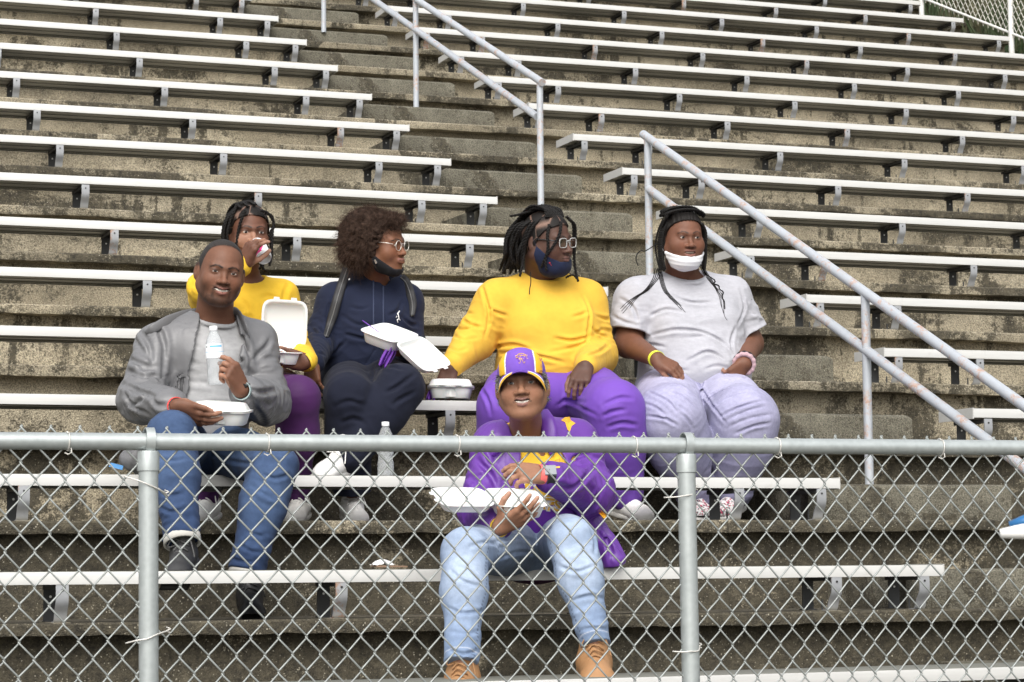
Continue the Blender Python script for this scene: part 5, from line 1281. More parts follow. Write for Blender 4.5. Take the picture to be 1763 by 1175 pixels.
# ================================================= the woman in the grey t-shirt
def grey():
    Hd = Head(1176, 409, 9.74, 20, 0, -1, 1.05, jaw=.066, full=.011, nose=1.2, mouth='open', eye=.74, lipw=.026)
    J = dict(nb=at(1176, 482, 9.88), shA=at(1096, 516, 9.88), elA=at(1082, 592, 9.86), wrA=at(1131, 619, 9.50), shB=at(1256, 514, 9.88), elB=at(1290, 592, 9.88), wrB=at(1281, 627, 9.56),
             hpA=at(1145, 684, 9.92), hpB=at(1232, 684, 9.92), knA=at(1154, 722, 9.26), anA=at(1196, 848, 9.42), knB=at(1282, 724, 9.28), anB=at(1262, 846, 9.40))
    B = Body(J, [(0, -.02, .0, .255, .19, .13), (0, .05, .34, .235, .205, .16), (0, .0, .74, .200, .15, .14), (.095, .09, .60, .115, .10, .10), (-.095, .09, .60, .115, .10, .10), (0, .09, .20, .225, .19, .10)], (.080, .062, .038), (.145, .128, .082))
    root = person('young woman in pale grey tee with long thin braids and a white mask', at(1220, 900, 9.3))
    S = Sdf(); Hd.add(S, J['nb']-B.T[:, 2]*.01, .068); B.torso(S, -.014)
    for s in 'AB': B.arm_(S, s, 0., r=(.080, .060, .034)); B.legs_(S, s, -.045)
    hA = hand(S, J['wrA'], cv(.82, -.42, .38), cv(.25, .75, .62), -1, ((.35, .5, .3), (.4, .55, .35), (.42, .55, .35), (.4, .5, .3)), s=1.02, thumb=(.85, .25, -.35), spread=.05)
    hB = hand(S, J['wrB'], cv(-.62, -.62, .45), cv(.55, -.10, .80), 1, ((.5, .6, .3), (.75, .9, .5), (.85, 1., .6), (.9, 1., .6)), s=1.02, thumb=(.85, .5, .1), spread=.05)
    skin, lip, palm = (.150, .066, .040), (.27, .12, .095), (.36, .19, .13)
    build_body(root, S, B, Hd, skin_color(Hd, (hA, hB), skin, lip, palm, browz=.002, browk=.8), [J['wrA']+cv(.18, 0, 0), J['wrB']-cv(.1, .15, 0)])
    Hd.eyes(root, 8, -2); Hd.teeth(root, up=.003)
    Q = Sdf(); Q.u(ell(B.tw(0, -.02, .02), (.26, .2, .14), B.T)); B.lap(Q, 0, .72)
    for s, sd in (('A', 1.), ('B', 4.)): B.legs_(Q, s, .004, amp=.008, seed=sd, fa=22, fp=5, upto=.97)
    jc = jeans_col((.25, .245, .375), (.43, .42, .56), B, .8)
    def jc2(P):
        C_ = jc(P)
        for s, sg in (('A', 1), ('B', -1)):
            a, b = J['hp'+s], J['kn'+s]; d = unit(b-a); v = P-a; al = v@d; pr_ = v-np.outer(al, d); side_ = pr_@RX*sg; up_ = pr_@UX
            w = np.exp(-((up_-.035)/.0035)**2)*(side_ > .05)*(al > .08)*(np.sin(al*520) > -.2); C_ = C_*(1-.75*w[:, None])
        return C_
    creases(Q, [[(300, 858), (380, 870), (472, 930)], [(330, 900), (400, 920), (472, 985)], [(350, 950), (410, 980), (458, 1035)], [(250, 900), (330, 940), (380, 990)], [(610, 868), (560, 900), (508, 930)], [(690, 900), (600, 932), (535, 980)], [(770, 940), (660, 972), (568, 1015)], [(810, 1000), (700, 1022), (605, 1062)], [(492, 850), (500, 900), (545, 970), (605, 1045)], [(488, 860), (482, 940), (445, 1060)], [(640, 850), (700, 840), (760, 870)], [(240, 1010), (320, 1020), (380, 1050)], [(280, 840), (370, 845), (470, 890)], [(400, 1000), (430, 1030), (450, 1070)], [(640, 880), (570, 905), (510, 950)], [(780, 965), (700, 985), (600, 1030)], [(800, 1040), (720, 1055), (640, 1090)], [(225, 950), (290, 975), (340, 1020)], [(560, 850), (600, 845), (660, 865)]], CR[3], .0085, .0058)
    sdf_obj('jeans', Q, leg_pts(B), .0037, M_DENIM, root, jc, pad=.18)
    T = Sdf(); B.torso(T, .012, k=.09, wf=wr(J['pel'], J['nb'], .012, 11, 3.2, 12.3, B.tw(0, .2, .25), base=.35, rad=.22))
    T.u(plus(ell(B.tw(0, .05, .07), (.262, .205, .10), B.T), wr(J['pel'], J['nb'], .010, 6, 10, 1.3, base=.8)), .05)
    for s, sd in (('A', 2.), ('B', 7.)):
        a, b = J['sh'+s], J['el'+s]; ax = unit(b-a); e = a+(b-a)*.78; f = plus(cone(a, b, .096, .106), wr(a, b, .016, 14, 9, sd, base=.8)); cv_ = cone(a+ax*.10, b, .082, .093)
        T.u(lambda P, f=f, e=e, ax=ax, cv_=cv_: np.maximum(np.maximum(f(P), (P-e)@ax), -cv_(P)), .035)
    T.sub(ell(J['nb']+B.T[:, 2]*.050+B.T[:, 1]*.03, (.100, .110, .075), B.T), .006)
    T.u(lambda P: _torus(P, J['nb']+B.T[:, 2]*.010+B.T[:, 1]*.030, B.T, .093, .096, .0065, .030), .004)
    T.clip(half(B.tw(0, 0, .00), -B.T[:, 2]-B.T[:, 1]*.12), .012)
    creases(T, [[(125, 480), (180, 520), (208, 600)], [(200, 622), (320, 562), (460, 532), (590, 562)], [(258, 650), (380, 622), (520, 642), (600, 700)], [(400, 662), (520, 652), (600, 692), (640, 775)], [(260, 560), (330, 532), (400, 542)], [(642, 612), (622, 680), (640, 740)], [(662, 440), (682, 520), (652, 600)], [(430, 762), (520, 722), (600, 762)], [(500, 800), (560, 785), (620, 800)], [(190, 702), (260, 690), (330, 700)], [(90, 560), (150, 590), (202, 600)], [(692, 500), (715, 545), (740, 560)], [(360, 470), (440, 500), (540, 500)], [(250, 780), (350, 800), (440, 805)]], CR[3], .010, .007)
    sdf_obj('t_shirt', T, hem_pts(B), .004, M_KNIT, root, lambda P: np.clip(np.array((.40, .40, .435))*(1+.06*vn(P*np.array((60, 60, 240)))+.04*vn(P*300))[:, None], 0, 1), pad=.2)
    W, k = Hd.w, Hd.s; hair_cap(root, Hd, front=.073, side=.02, parts=False, grow=.006)
    mb = MB(); rs = np.random.RandomState(25)
    for i in range(9):       # coils wound over the crown
        z = .082+.008*(i % 5); y0 = .05-.02*i; x1 = .085-.004*i
        pts = [(x1*math.cos(t), y0-.035+.055*math.sin(t)*(1-.05*i), .088+.006*(i % 4)+.030*math.sin(max(0, min(math.pi, t*1.0)))*(1-.3*(i % 2))) for t in np.linspace(-.1, 3.25, 9)]
        braid(mb, [W(*p) for p in pts], .0062*k, taper=1.)
    for i in range(5):
        c = np.array((.058, .025-.012*i, .078-.010*i)); pts = [c+np.array((.020*math.cos(t)+.008, .006*math.sin(t*2), .026*math.sin(t))) for t in np.linspace(0, 5.2, 12)]; braid(mb, [W(*p) for p in pts], .0060*k, taper=1.)
    for i in range(13):      # hanging by the ear
        x = .078+.014*rs.rand(); y = .015-.075*i/12; braid(mb, [W(x-.02, y, .075), W(x, y, .03), W(x+.012*rs.rand(), y-.005, -.03), W(x+.006, y+.0, -.085), W(x-.004+.012*rs.rand(), y+.02, -.125-.02*rs.rand())], .0044*k)
    for i in range(3): braid(mb, [W(-.075, .03-.02*i, .06), W(-.090, .035-.02*i, .02), W(-.090, .04-.02*i, -.05), W(-.088, .045-.02*i, -.10), W(-.080, .055, -.135)], .0052*k)
    def over(pts, r, br_=False, l=.004):
        p = surf((T, S), dense(pts) if not br_ else pts, l)
        if br_: braid(mb, p, r, n=6)
        else: mb.tube(p, np.linspace(r, r*.45, len(p)), 5, (.010, .008, .008))
    for j in range(4):
        over([(1128+3*j, 462+2*j), (1124+3*j, 480), (1110+2*j, 500), (1092+2*j, 512), (1078+2*j, 522+3*j), (1068+j*2, 532+4*j)][:6-(j > 2)], .0024)
        over([(1132+2*j, 462), (1136+2*j, 482), (1142+2*j, 500), (1152+2*j, 512), (1164+3*j, 524+j), (1174+3*j, 534+2*j)][:6-(j % 2)], .0024)
        over([(1200+2*j, 448), (1208+2*j, 465), (1218+2*j, 480), (1230+j, 495), (1238+2*j, 510), (1241+2*j, 524+6*j), (1246+2*j, 540+4*j)][:7-(j % 3)], .0022)
    zz = [(1207, 450), (1211, 464), (1217, 474), (1225, 479), (1231, 484), (1229, 489), (1237, 492), (1239, 499), (1245, 503), (1243, 512), (1247, 520), (1248, 532)]; over(zz, .0040, True)
    mb.tube(spline([W(.085, -.05, -.02), at(1112, 432, 9.8), at(1104, 432, 9.8), at(1097, 438, 9.8), at(1095, 448, 9.8), at(1099, 458, 9.8)], 6), .0026, 5, (.01, .01, .01))
    mb.build('braids', M_HAIR, root, smooth=True, usecol=True)
    mask(root, Hd, (.72, .73, .75), top=(.072, -.080, .34), grow=.0055, low=-.150, back=.018, pleat=True)
    ax = unit(J['wrA']-J['elA']); ring(J['wrA']-ax*.004, ax, .0350, .022, .0015, 'wristband', M_MATTE, root, (.78, .85, .06))
    ax = unit(J['wrB']-J['elB']); ring(J['wrB']-ax*.002, ax, .036, .022, .016, 'scrunchie', M_KNIT, root, (.48, .33, .36), lobes=13, n=60); ring(J['wrB']-ax*.026, ax, .037, .020, .014, 'scrunchie', M_KNIT, root, (.015, .015, .018), lobes=11, n=60)
    def canvas(P, R, o):
        def f(Q):
            q = (Q-o)@R; n_ = vn(q*170); m_ = vn(q*190+9); C_ = np.tile((.74, .73, .72), (len(Q), 1)).astype(float); C_[n_ > .22] = (.05, .05, .06); C_[m_ > .42] = (.50, .03, .10); return C_
        return f
    for s, tx in (('A', .15), ('B', -.35)): shoe(root, J['an'+s], cv(tx, -.15, .9), cv(0, .98, .15), None, (.66, .65, .62), hi=.095, L=.26, colf=canvas)
    return root
# ================================================= the woman in the cap
def capped():
    Hd = Head(899, 665, 7.86, -2, 8, 4, 1.06, jaw=.059, full=.004, nose=1.22, mouth='smile', lipw=.031, eye=.8)
    J = dict(nb=at(908, 748, 8.08), shA=at(856, 770, 8.10), elA=at(830, 880, 8.02), wrA=at(861, 908, 7.68), shB=at(988, 764, 8.10), elB=at(1018, 848, 7.98), wrB=at(938, 818, 7.76),
             hpA=at(895, 944, 8.14), hpB=at(968, 944, 8.14), knA=at(802, 952, 7.60), anA=at(795, 1140, 7.42), knB=at(986, 934, 7.58), anB=at(1024, 1108, 7.42))
    B = Body(J, [(0, 0, .0, .185, .135, .12), (0, .03, .32, .165, .135, .14), (0, .01, .70, .175, .130, .14), (.07, .07, .58, .09, .075, .085), (-.07, .07, .58, .09, .075, .085)], (.060, .050, .029), (.098, .078, .056))
    root = person('woman in purple and gold cap and purple jacket sitting lowest, behind the fence', at(910, 1165, 7.5))
    S = Sdf(); Hd.add(S, J['nb']-B.T[:, 2]*.01, .052); B.torso(S, -.010)
    for s in 'AB': covered(S, B, s); B.legs_(S, s, -.03)
    S.u(cone(J['wrA'], J['wrA']+(J['elA']-J['wrA'])*.5, .027, .036), .01)
    hA = hand(S, J['wrA'], cv(.80, .42, .30), cv(.35, -.50, .80), 1, ((.15, .25, .15), (.2, .25, .2), (.25, .3, .2), (.3, .35, .2)), s=1.0, thumb=(.35, .85, -.2), spread=.16)
    hB = hand(S, J['wrB'], cv(-.88, .12, .30), cv(.18, .62, .76), -1, ((.45, .55, .3), (.55, .7, .4), (.7, .8, .5), (.8, .8, .5)), s=1.0, thumb=(.75, .1, -.7), spread=.05)
    skin, lip, palm = (.270, .135, .082), (.26, .13, .12), (.40, .22, .15)
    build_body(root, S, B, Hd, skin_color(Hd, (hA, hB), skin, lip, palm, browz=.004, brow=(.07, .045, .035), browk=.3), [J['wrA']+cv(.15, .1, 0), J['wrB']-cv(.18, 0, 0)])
    Hd.eyes(root, 0, 0); Hd.teeth(root)
    W, k = Hd.w, Hd.s
    # jeans
    Q = Sdf(); Q.u(ell(B.tw(0, .0, .0), (.195, .145, .12), B.T)); B.lap(Q, 0, .6, .2)
    for s, sd in (('A', 1.), ('B', 4.)): B.legs_(Q, s, .010, amp=.010, seed=sd, fa=16, fp=9, r=(.097, .057, .045))
    for s in 'AB': Q.clip(lambda P, s=s: np.where(np.linalg.norm(P-J['an'+s], axis=1) < .14, (P-(J['an'+s]+unit(J['kn'+s]-J['an'+s])*-.005))@unit(J['an'+s]-J['kn'+s]), -1.))
    creases(Q, [[(130, 780), (180, 800), (230, 850)], [(250, 702), (330, 682), (405, 700)], [(260, 762), (340, 732), (415, 742)], [(215, 852), (150, 832), (108, 792)], [(430, 662), (480, 642), (560, 652)], [(440, 722), (470, 800), (502, 842)], [(588, 660), (600, 700), (598, 740)], [(520, 900), (580, 882), (630, 892)], [(540, 1000), (600, 990), (650, 1002)], [(100, 920), (150, 942), (222, 932)], [(95, 1060), (150, 1080), (205, 1068)], [(100, 1000), (160, 1012), (210, 1000)], [(480, 780), (540, 800), (600, 780)], [(160, 720), (230, 700), (290, 720)]], CR[4], .009, .006)
    jb = jeans_col((.18, .245, .37), (.40, .47, .58), B, 1.1)
    def jc(P):
        C_ = jb(P)
        for s, sg in (('A', 1), ('B', -1)):
            for (a, b) in ((J['kn'+s], J['an'+s]),):
                d = unit(b-a); v = P-a; al = v@d; pr_ = v-np.outer(al, d); side_ = pr_@RX*sg; fr_ = pr_@(-FX)
                w = np.exp(-((fr_-.030)/.0030)**2)*(side_ > .03)*(al > -.05)*(np.sin(al*480) > -.1); C_ = C_*(1-.6*w[:, None])
            al = (P-J['an'+s])@unit(J['kn'+s]-J['an'+s]); w = np.exp(-((al-.022)/.0018)**2)*(np.linalg.norm(P-J['an'+s], axis=1) < .11); C_ = C_*(1-.4*w[:, None])+.4*w[:, None]*.75
        return np.clip(C_, 0, 1)
    sdf_obj('jeans', Q, leg_pts(B), .004, M_DENIM, root, jc, pad=.15)
    # jersey: yellow top with purple hem, v neck
    T = Sdf(); B.torso(T, .006, wf=wr(J['pel'], J['nb'], .012, 12, 6, 2.3, base=.5))
    T.sub(ell(J['nb']+B.T[:, 2]*.030+B.T[:, 1]*.03, (.062, .075, .060), B.T), .004)
    T.sub(cone(J['nb']+B.T@np.array((0, .135, -.085)), J['nb']+B.T@np.array((0, .07, .03)), .004, .052), .004)
    def jer(P):
        q = (P-J['pel'])@B.T; t = q[:, 2]/B.L; C_ = np.tile((.80, .50, .045), (len(P), 1)); e = t-.16*(q[:, 0]/.2)**2
        C_[e < .40] = (.13, .035, .32); C_[(e > .40)&(e < .415)] = (.80, .80, .80); C_[(e > .415)&(e < .43)] = (.13, .035, .32); C_[(e > .43)&(e < .455)] = (.62, .34, .03); C_[e < .12] = (.07, .02, .07); return C_*(1+.05*vn(P*30))[:, None]
    sdf_obj('jersey', T, [J[x] for x in ('nb', 'pel', 'shA', 'shB')], .0045, M_KNIT, root, jer, pad=.18)
    # jacket
    K = Sdf(); g = .024; B.torso(K, g, wf=wr(J['pel'], J['nb'], .012, 8, 12, 9.2, base=.5))
    K.u(plus(cone(B.tw(-.17, .02, .18), at(1056, 966, 8.02), .055, .050), wr(J['nb'], J['pel'], .018, 5, 16, 2.2, base=.8)), .05)
    for s, sd in (('A', 2.), ('B', 7.)): B.arm_(K, s, .020, amp=.016, seed=sd, r=(.064, .062, .038), fa=22, fp=10, upto=.88 if s == 'B' else .80)
    def opening(P):
        q = (P-J['pel'])@B.T; t = q[:, 2]/B.L
        L_ = np.interp(t, [-.3, .3, .75, .92, 1.1], [.125, .110, .095, .085, .080]); R_ = np.interp(t, [-.3, .1, .35, .7, .95, 1.1], [-.165, -.150, -.075, -.072, -.065, -.06]); w = .005*np.sin(t*19)
        return np.maximum(np.maximum(q[:, 0]-L_-w, R_-w-q[:, 0]), -(q[:, 1]+.02))
    aS = Sdf(); B.arm_(aS, 'B', .022, r=(.066, .066, .038)); B.arm_(aS, 'A', .022, r=(.066, .066, .038))
    K.sub(lambda P: np.maximum(opening(P), -aS.full(P)-.0), .004); K.sub(ell(J['nb']+B.T[:, 2]*.055+B.T[:, 1]*.01, (.082, .090, .085), B.T), .006)
    bi = Sdf(); B.torso(bi, g-.009); K.sub(lambda P: np.maximum(bi.full(P), -aS.full(P)), .002)
    K.clip(half(B.tw(0, 0, -.20), -B.T[:, 2]))
    def jk(P):
        C_ = np.tile((.120, .036, .280), (len(P), 1)).astype(float)*(1+.06*vn(P*9))[:, None]
        return C_
    creases(K, [[(440, 545), (500, 562), (560, 542), (640, 480)], [(462, 502), (530, 512), (600, 440)], [(600, 350), (622, 400), (640, 430)], [(520, 422), (560, 402), (630, 420)], [(560, 622), (640, 700), (680, 770)], [(600, 640), (660, 690), (715, 760)], [(200, 420), (240, 462), (268, 520)], [(180, 562), (215, 600), (240, 600)], [(180, 482), (230, 540), (250, 560)], [(580, 500), (600, 560), (580, 600)], [(620, 620), (650, 720), (650, 780)], [(210, 350), (240, 400), (250, 440)]], CR[4], .012, .009)
    o = sdf_obj('jacket', K, hem_pts(B)+[at(1070, 990, 8.0)], .0044, M_NYLON, root, jk, pad=.15)
    ys = mat('gold_panel', (.80, .42, .03), .5)
    def patch(P, name, mt=ys, lift=.004):
        V = surf(K, P, lift); c = surf(K, [tuple(np.mean(np.array(P), 0))], lift+.001)[0]; n_ = len(V); mb = MB(); mb.add(np.vstack([V, c[None], V+FX*.004]), [(i, (i+1) % n_, n_) for i in range(n_)]+[(i, n_+1+i, n_+1+(i+1) % n_, (i+1) % n_) for i in range(n_)]); mb.build(name, mt, o, auto=.6)
    patch([(966, 724), (972, 719), (981, 718), (983, 724), (991, 729), (984, 734), (981, 744), (977, 740), (973, 727)], 'gold_panel'); patch([(1028, 874), (1036, 880), (1048, 890), (1040, 893), (1031, 884)], 'gold_panel')
    # turned-up collar
    for pts, wd in (([(883, 756, 8.02), (872, 762, 7.98), (860, 772, 7.96), (848, 786, 7.98)], [.012, .018, .016, .006]), ([(938, 706, 8.02), (942, 722, 7.97), (946, 742, 7.95), (948, 764, 7.94), (950, 784, 7.94)], [.012, .026, .030, .024, .008])):
        cl = MB(); cl.tube(spline([at(*p) for p in pts], 6), np.interp(np.linspace(0, 1, (len(pts)-1)*6+1), np.linspace(0, 1, len(pts)), wd), 10, flat=.28, nrm=-FX); cl.build('collar', mat('purple_nylon', (.125, .032, .31), .42), o, smooth=True)
    # lettering on the jersey and marks on jacket and cap
    txt = lambda s, px, py, sz, SS, mt, name, par, rot=0, outline=0, ll=.002: lettering(s, px, py, sz, SS, mt, name, par, rot, outline, ll)
    MW, MP = mat('white_print', (.80, .80, .80), .6), mat('purple_print', (.13, .03, .34), .6)
    for mt, ol, ll in ((MW, .16, .003), (MP, 0, .0048)):
        txt('W', 856, 830, 30, T, mt, 'lettering', root, 18, ol, ll); txt('I', 867, 835, 30, T, mt, 'lettering', root, 6, ol, ll); txt('L', 885, 838, 30, T, mt, 'lettering', root, 0, ol, ll); txt('D', 908, 836, 30, T, mt, 'lettering', root, -6, ol, ll)
    MG = mat('gold_print', (.75, .45, .05), .6)
    for mt, ol, ll in ((MW, .14, .003), (MG, 0, .0048)):
        txt('A', 929, 868, 26, T, mt, 'lettering', root, 0, ol, ll); txt('T', 945, 870, 26, T, mt, 'lettering', root, -6, ol, ll); txt('S', 960, 872, 24, T, mt, 'lettering', root, -8, ol, ll)
    patch([(950, 778), (956, 774), (962, 778), (964, 786), (962, 796), (957, 800), (953, 794), (950, 788)], 'crest', MG); txt('w', 957, 788, 10, K, mat('purple_small', (.12, .03, .3), .6), 'crest_mark', o, 0, 0, .005)
    patch([(951, 803), (964, 803), (964, 806), (951, 806)], 'crest_bar', MG)
    # cap
    cs = Sdf(); cs.u(ell(W(0, -.010, .044), np.array((.0800, .102, .083))*k, Hd.R)); cs.u(ell(W(0, .035, .058), np.array((.064, .058, .060))*k, Hd.R), .02)
    cs.clip(lambda P: (.030+.05*np.clip(-Hd.loc(P)[:, 1], 0, 1)*-.5-Hd.loc(P)[:, 2])*k, .002); cs.sub(ell(W(0, -.010, .036), np.array((.076, .098, .079))*k, Hd.R), .001)
    def cc(P):
        q = Hd.loc(P); x, y, z = q.T; C_ = np.tile((.17, .085, .44), (len(P), 1)).astype(float)*(1+.05*vn(P*60))[:, None]; ax_ = np.abs(x)+.10*np.clip(z-.06, 0, 1)*-1.0*(1)
        b = np.abs(x)-(.047-.18*np.clip(z-.075, 0, .1)-.25*np.clip(.05-z, 0, .1)*0); f = (y > .0)
        C_[(b > 0)&(b < .0035)&f] = (.82, .82, .82); C_[(b >= .0035)&(b < .024)&f] = (.82, .46, .03); return C_
    cp_ = sdf_obj('cap', cs, [W(-.1, -.13, 0), W(.1, .12, .15), W(.1, -.13, .15), W(-.1, .12, 0)], .0024, M_KNIT, root, cc)
    # brim: curved down at both sides, gold with white piping, purple notch in the middle
    nu, nv_ = 44, 12; V, Cc = [], []
    for lay in (0, 1):
        for j in range(nv_+1):
            for i in range(nu+1):
                a = -1+2*i/nu; v = j/nv_; xr = .074*math.sin(a*1.35)/math.sin(1.35); yb = .074*math.cos(a*1.35)+.016; out = .058*(1-abs(a)**2.6*.92)*v
                V.append(W(xr*(1+.06*v), yb+out, .040-.030*abs(a)**2.0-.012*v-.030*v*abs(a)**1.6-(.0035 if lay else 0)))
                c = (.82, .46, .03) if v > .40 else (.17, .085, .44)
                if .30 < v <= .42: c = (.82, .82, .82)
                if abs(a) < .25: c = (.12, .05, .33)
                if lay: c = (.05, .02, .12)
                Cc.append(c)
    N1 = (nu+1)*(nv_+1); F = []
    for j in range(nv_):
        for i in range(nu): q = j*(nu+1)+i; F.append((q, q+1, q+nu+2, q+nu+1)); F.append((N1+q, N1+q+nu+1, N1+q+nu+2, N1+q+1))
    for i in range(nu): q = nv_*(nu+1)+i; F.append((q, q+1, N1+q+1, N1+q))
    mesh_obj('brim', V, np.array(F), M_KNIT, cp_, True, np.array(Cc))
    lettering('W', 898, 619.5, 15, cs, MG, 'cap_mark', cp_, 3, .12, .003); lettering('W', 898, 619.5, 15, cs, mat('purple_thread', (.14, .04, .36), .6), 'cap_mark', cp_, 3, 0, .0048)
    mb = MB()
    for pl in ([(889, 614), (893, 610), (898, 609), (904, 611), (907, 615)], [(894, 612), (899, 613), (903, 612)], [(888, 617), (892, 615)], [(905, 616), (909, 618)]): mb.tube(spline(surf(cs, pl, .003), 4), .0013, 5)
    mb.build('cap_mark', MG, cp_, smooth=True)
    for ch, x, y in (('V', 931, 620), ('I', 931.5, 630.5), ('O', 931.5, 641)): lettering(ch, x, y, 6.5, cs, mat('red_thread_'+ch.lower(), (.40, .10, .12), .6), 'cap_side_letter', cp_, 0, 0, .0032)
    # grey hair at the temples
    rs = np.random.RandomState(3); vs, fs, cl_, nv = [], [], [], 0
    for i in range(2200):
        sx = rs.choice([-1, 1]); y = rs.uniform(-.06, .045); z = rs.uniform(-.012, .036) if y > .0 else rs.uniform(-.05, .03); x = sx*(.070+.008*rs.rand()-.10*max(0, y-.01)); L = rs.uniform(.005, .013)*(2 if rs.rand() < .06 else 1)
        d = unit(np.array((sx*.5, -.3, -.5))+rs.normal(size=3)*.45); t = np.linspace(0, 1, 5); P = np.array((x, y, z))+np.outer(t*L, d)+.0022*np.stack([np.sin(t*9+i), np.cos(t*9+i), t*0], 1); Pw = Hd.c+(P*k)@Hd.R.T
        a = Hd.R@unit(np.cross(d, rs.normal(size=3)))*.0006; b = np.cross(a, Hd.R@d); rg = np.stack([Pw+a, Pw-a*.5+b*.87, Pw-a*.5-b*.87], 1).reshape(-1, 3); idx = np.arange(4)*3+nv
        for j in range(3): fs.append(np.stack([idx+j, idx+(j+1) % 3, idx+3+(j+1) % 3, idx+3+j], 1))
        vs.append(rg); nv += 15; cl_.append(np.tile(np.array((.30, .29, .28) if rs.rand() < .75 else (.03, .028, .026)), (15, 1)))
    mesh_obj('hair', np.concatenate(vs), np.concatenate(fs), M_HAIR, root, True, np.concatenate(cl_))
    ax = unit(J['wrB']-J['elB']); ring(J['wrB']+unit(cv(-.9, .1, .2))*.012, cv(-.9, .1, .3), .0315, .022, .003, 'wristband', M_MATTE, root, (.85, .16, .15)); ring(J['wrB']-unit(cv(-.9, .1, .2))*.016, cv(-.9, .1, .3), .032, .026, .004, 'watch_strap', M_MATTE, root, (.012, .012, .012))
    mesh_obj('watch', *_boxm(J['wrB']-cv(-.9, .1, .2)*.016+cv(.12, .55, .8)*.033, cv(-.9, .1, .3), cv(.12, .55, .8), .020, .018, .005), M_GLOSS, root, False, np.tile((.22, .24, .26), (8, 1)))
    ring(hB['kn'][2]+(hB['tips'][2][0]-hB['kn'][2])*.25, hB['d'], .0096, .003, .0014, 'finger_ring', M_SILVER, root)
    ax = unit(J['wrA']-J['elA']); ring(J['wrA']+ax*-.004, ax, .031, .009, .003, 'wristband', M_MATTE, root, (.75, .50, .03)); ring(J['wrA']-ax*.022, ax, .032, .008, .003, 'wristband', M_MATTE, root, (.40, .16, .40))
    for s, tx in (('A', -.1), ('B', .04)): shoe(root, J['an'+s], cv(tx, -.15, 1.), cv(0, .98, .15), (.36, .19, .085), (.36, .20, .09), name='boot', hi=.118, L=.27, w=.054, laces=(.30, .16, .07))
    clam('takeout_box', at(886, 880, 7.72), cv(-.26, .255, -.865), cv(.10, .95, .25), 'open white foam box on the capped woman\'s hand, lid lying out flat', 'white foam takeout boxes', ang=180, w=.095, parts=2)
    napkin('napkin', [(862, 880), (846, 892), (850, 902), (868, 900), (872, 886)], 7.78, 'purple napkin under the capped woman\'s box', seed=11)
    return root
def lettering(s, px, py, sz, SS, mt, name, par, rot=0, outline=0, lift=.002):
    """characters laid on the cloth surface"""
    cu = bpy.data.curves.new(name, 'FONT'); cu.body = s; cu.size = 1; cu.align_x = 'CENTER'; cu.align_y = 'CENTER'; cu.offset = .02+outline*.35; cu.resolution_u = 3
    ob = bpy.data.objects.new(name, cu); C.objects.link(ob); dg = bpy.context.evaluated_depsgraph_get(); me = bpy.data.meshes.new_from_object(ob.evaluated_get(dg)); bpy.data.objects.remove(ob)
    V = np.zeros(len(me.vertices)*3); me.vertices.foreach_get('co', V); V = V.reshape(-1, 3); a = math.radians(rot); x = V[:, 0]*math.cos(a)-V[:, 1]*math.sin(a); y = V[:, 0]*math.sin(a)+V[:, 1]*math.cos(a)
    P = surf(SS, [(px+u*sz*1.15, py-v*sz*1.15) for u, v in zip(x, y)], lift); F = [tuple(p.vertices) for p in me.polygons]
    o = mesh_obj(name, P, F, mt, par); m_ = o.modifiers.new('thickness', 'SOLIDIFY'); m_.thickness = .0006; m_.offset = 0; return o
# ================================================= loose things
def loose():
    bo = at(664, 819, 8.98); bo[2] = rowZ('l')+.001; bottle(bo, (0, 0, 1.), 'clear water bottle with a white cap standing on the bench below the woman in navy', lab=False)
    w = empty('wrapper', tuple(at(665, 979, 8.12))); tag(w, 'crumpled white paper and a flat brown packet on the bench', 'wrapper')
    mb = MB(); b0 = at(662, 985, 8.12); b0[2] = rowZ('m')+.001; x = np.array((1., 0, 0)); y = np.array((0, 1., 0)); z = np.array((0, 0, 1.))
    V = [b0+x*u+y*v+z*h for u, v, h in ((-.035, -.02, .004), (.075, -.03, .003), (.08, .05, .004), (-.03, .06, .005), (-.035, -.02, .010), (.075, -.03, .008), (.08, .05, .009), (-.03, .06, .012))]
    mb.add(V, [(0, 3, 2, 1), (4, 5, 6, 7), (0, 1, 5, 4), (1, 2, 6, 5), (2, 3, 7, 6), (3, 0, 4, 7)]); mb.build('packet', mat('brown_card', (.22, .14, .09), .7), w)
    rs = np.random.RandomState(4); V = []; n = 9
    for i in range(n):
        for j in range(n): u, v = i/(n-1)-.5, j/(n-1)-.5; V.append(b0+x*(u*.075-.005)+y*(v*.06+.01)+z*(.012+.018*max(0, 1-3.2*(u*u+v*v))+rs.normal(0, .0015)))
    F = [(i*n+j, i*n+j+1, (i+1)*n+j+1, (i+1)*n+j) for i in range(n-1) for j in range(n-1)]; o = mesh_obj('paper', V, F, mat('white_paper', (.78, .77, .76), .8), w); sm = o.modifiers.new('t', 'SOLIDIFY'); sm.thickness = .001
    # folded raincoat tail and its blue tag beside the man
    a = at(200, 803, 8.95); t = MB(); t.add(*_boxm(a, RX-UX*.25, -FX, .026, .008, .003)); o = t.build('blue_tag', mat('blue_plastic', (.10, .30, .62), .4), loc=tuple(a)); tag(o, 'small blue tag hanging from the grey jacket beside the fence post', 'tag')
man(); drinker(); navy(); yellow(); grey(); capped(); loose()
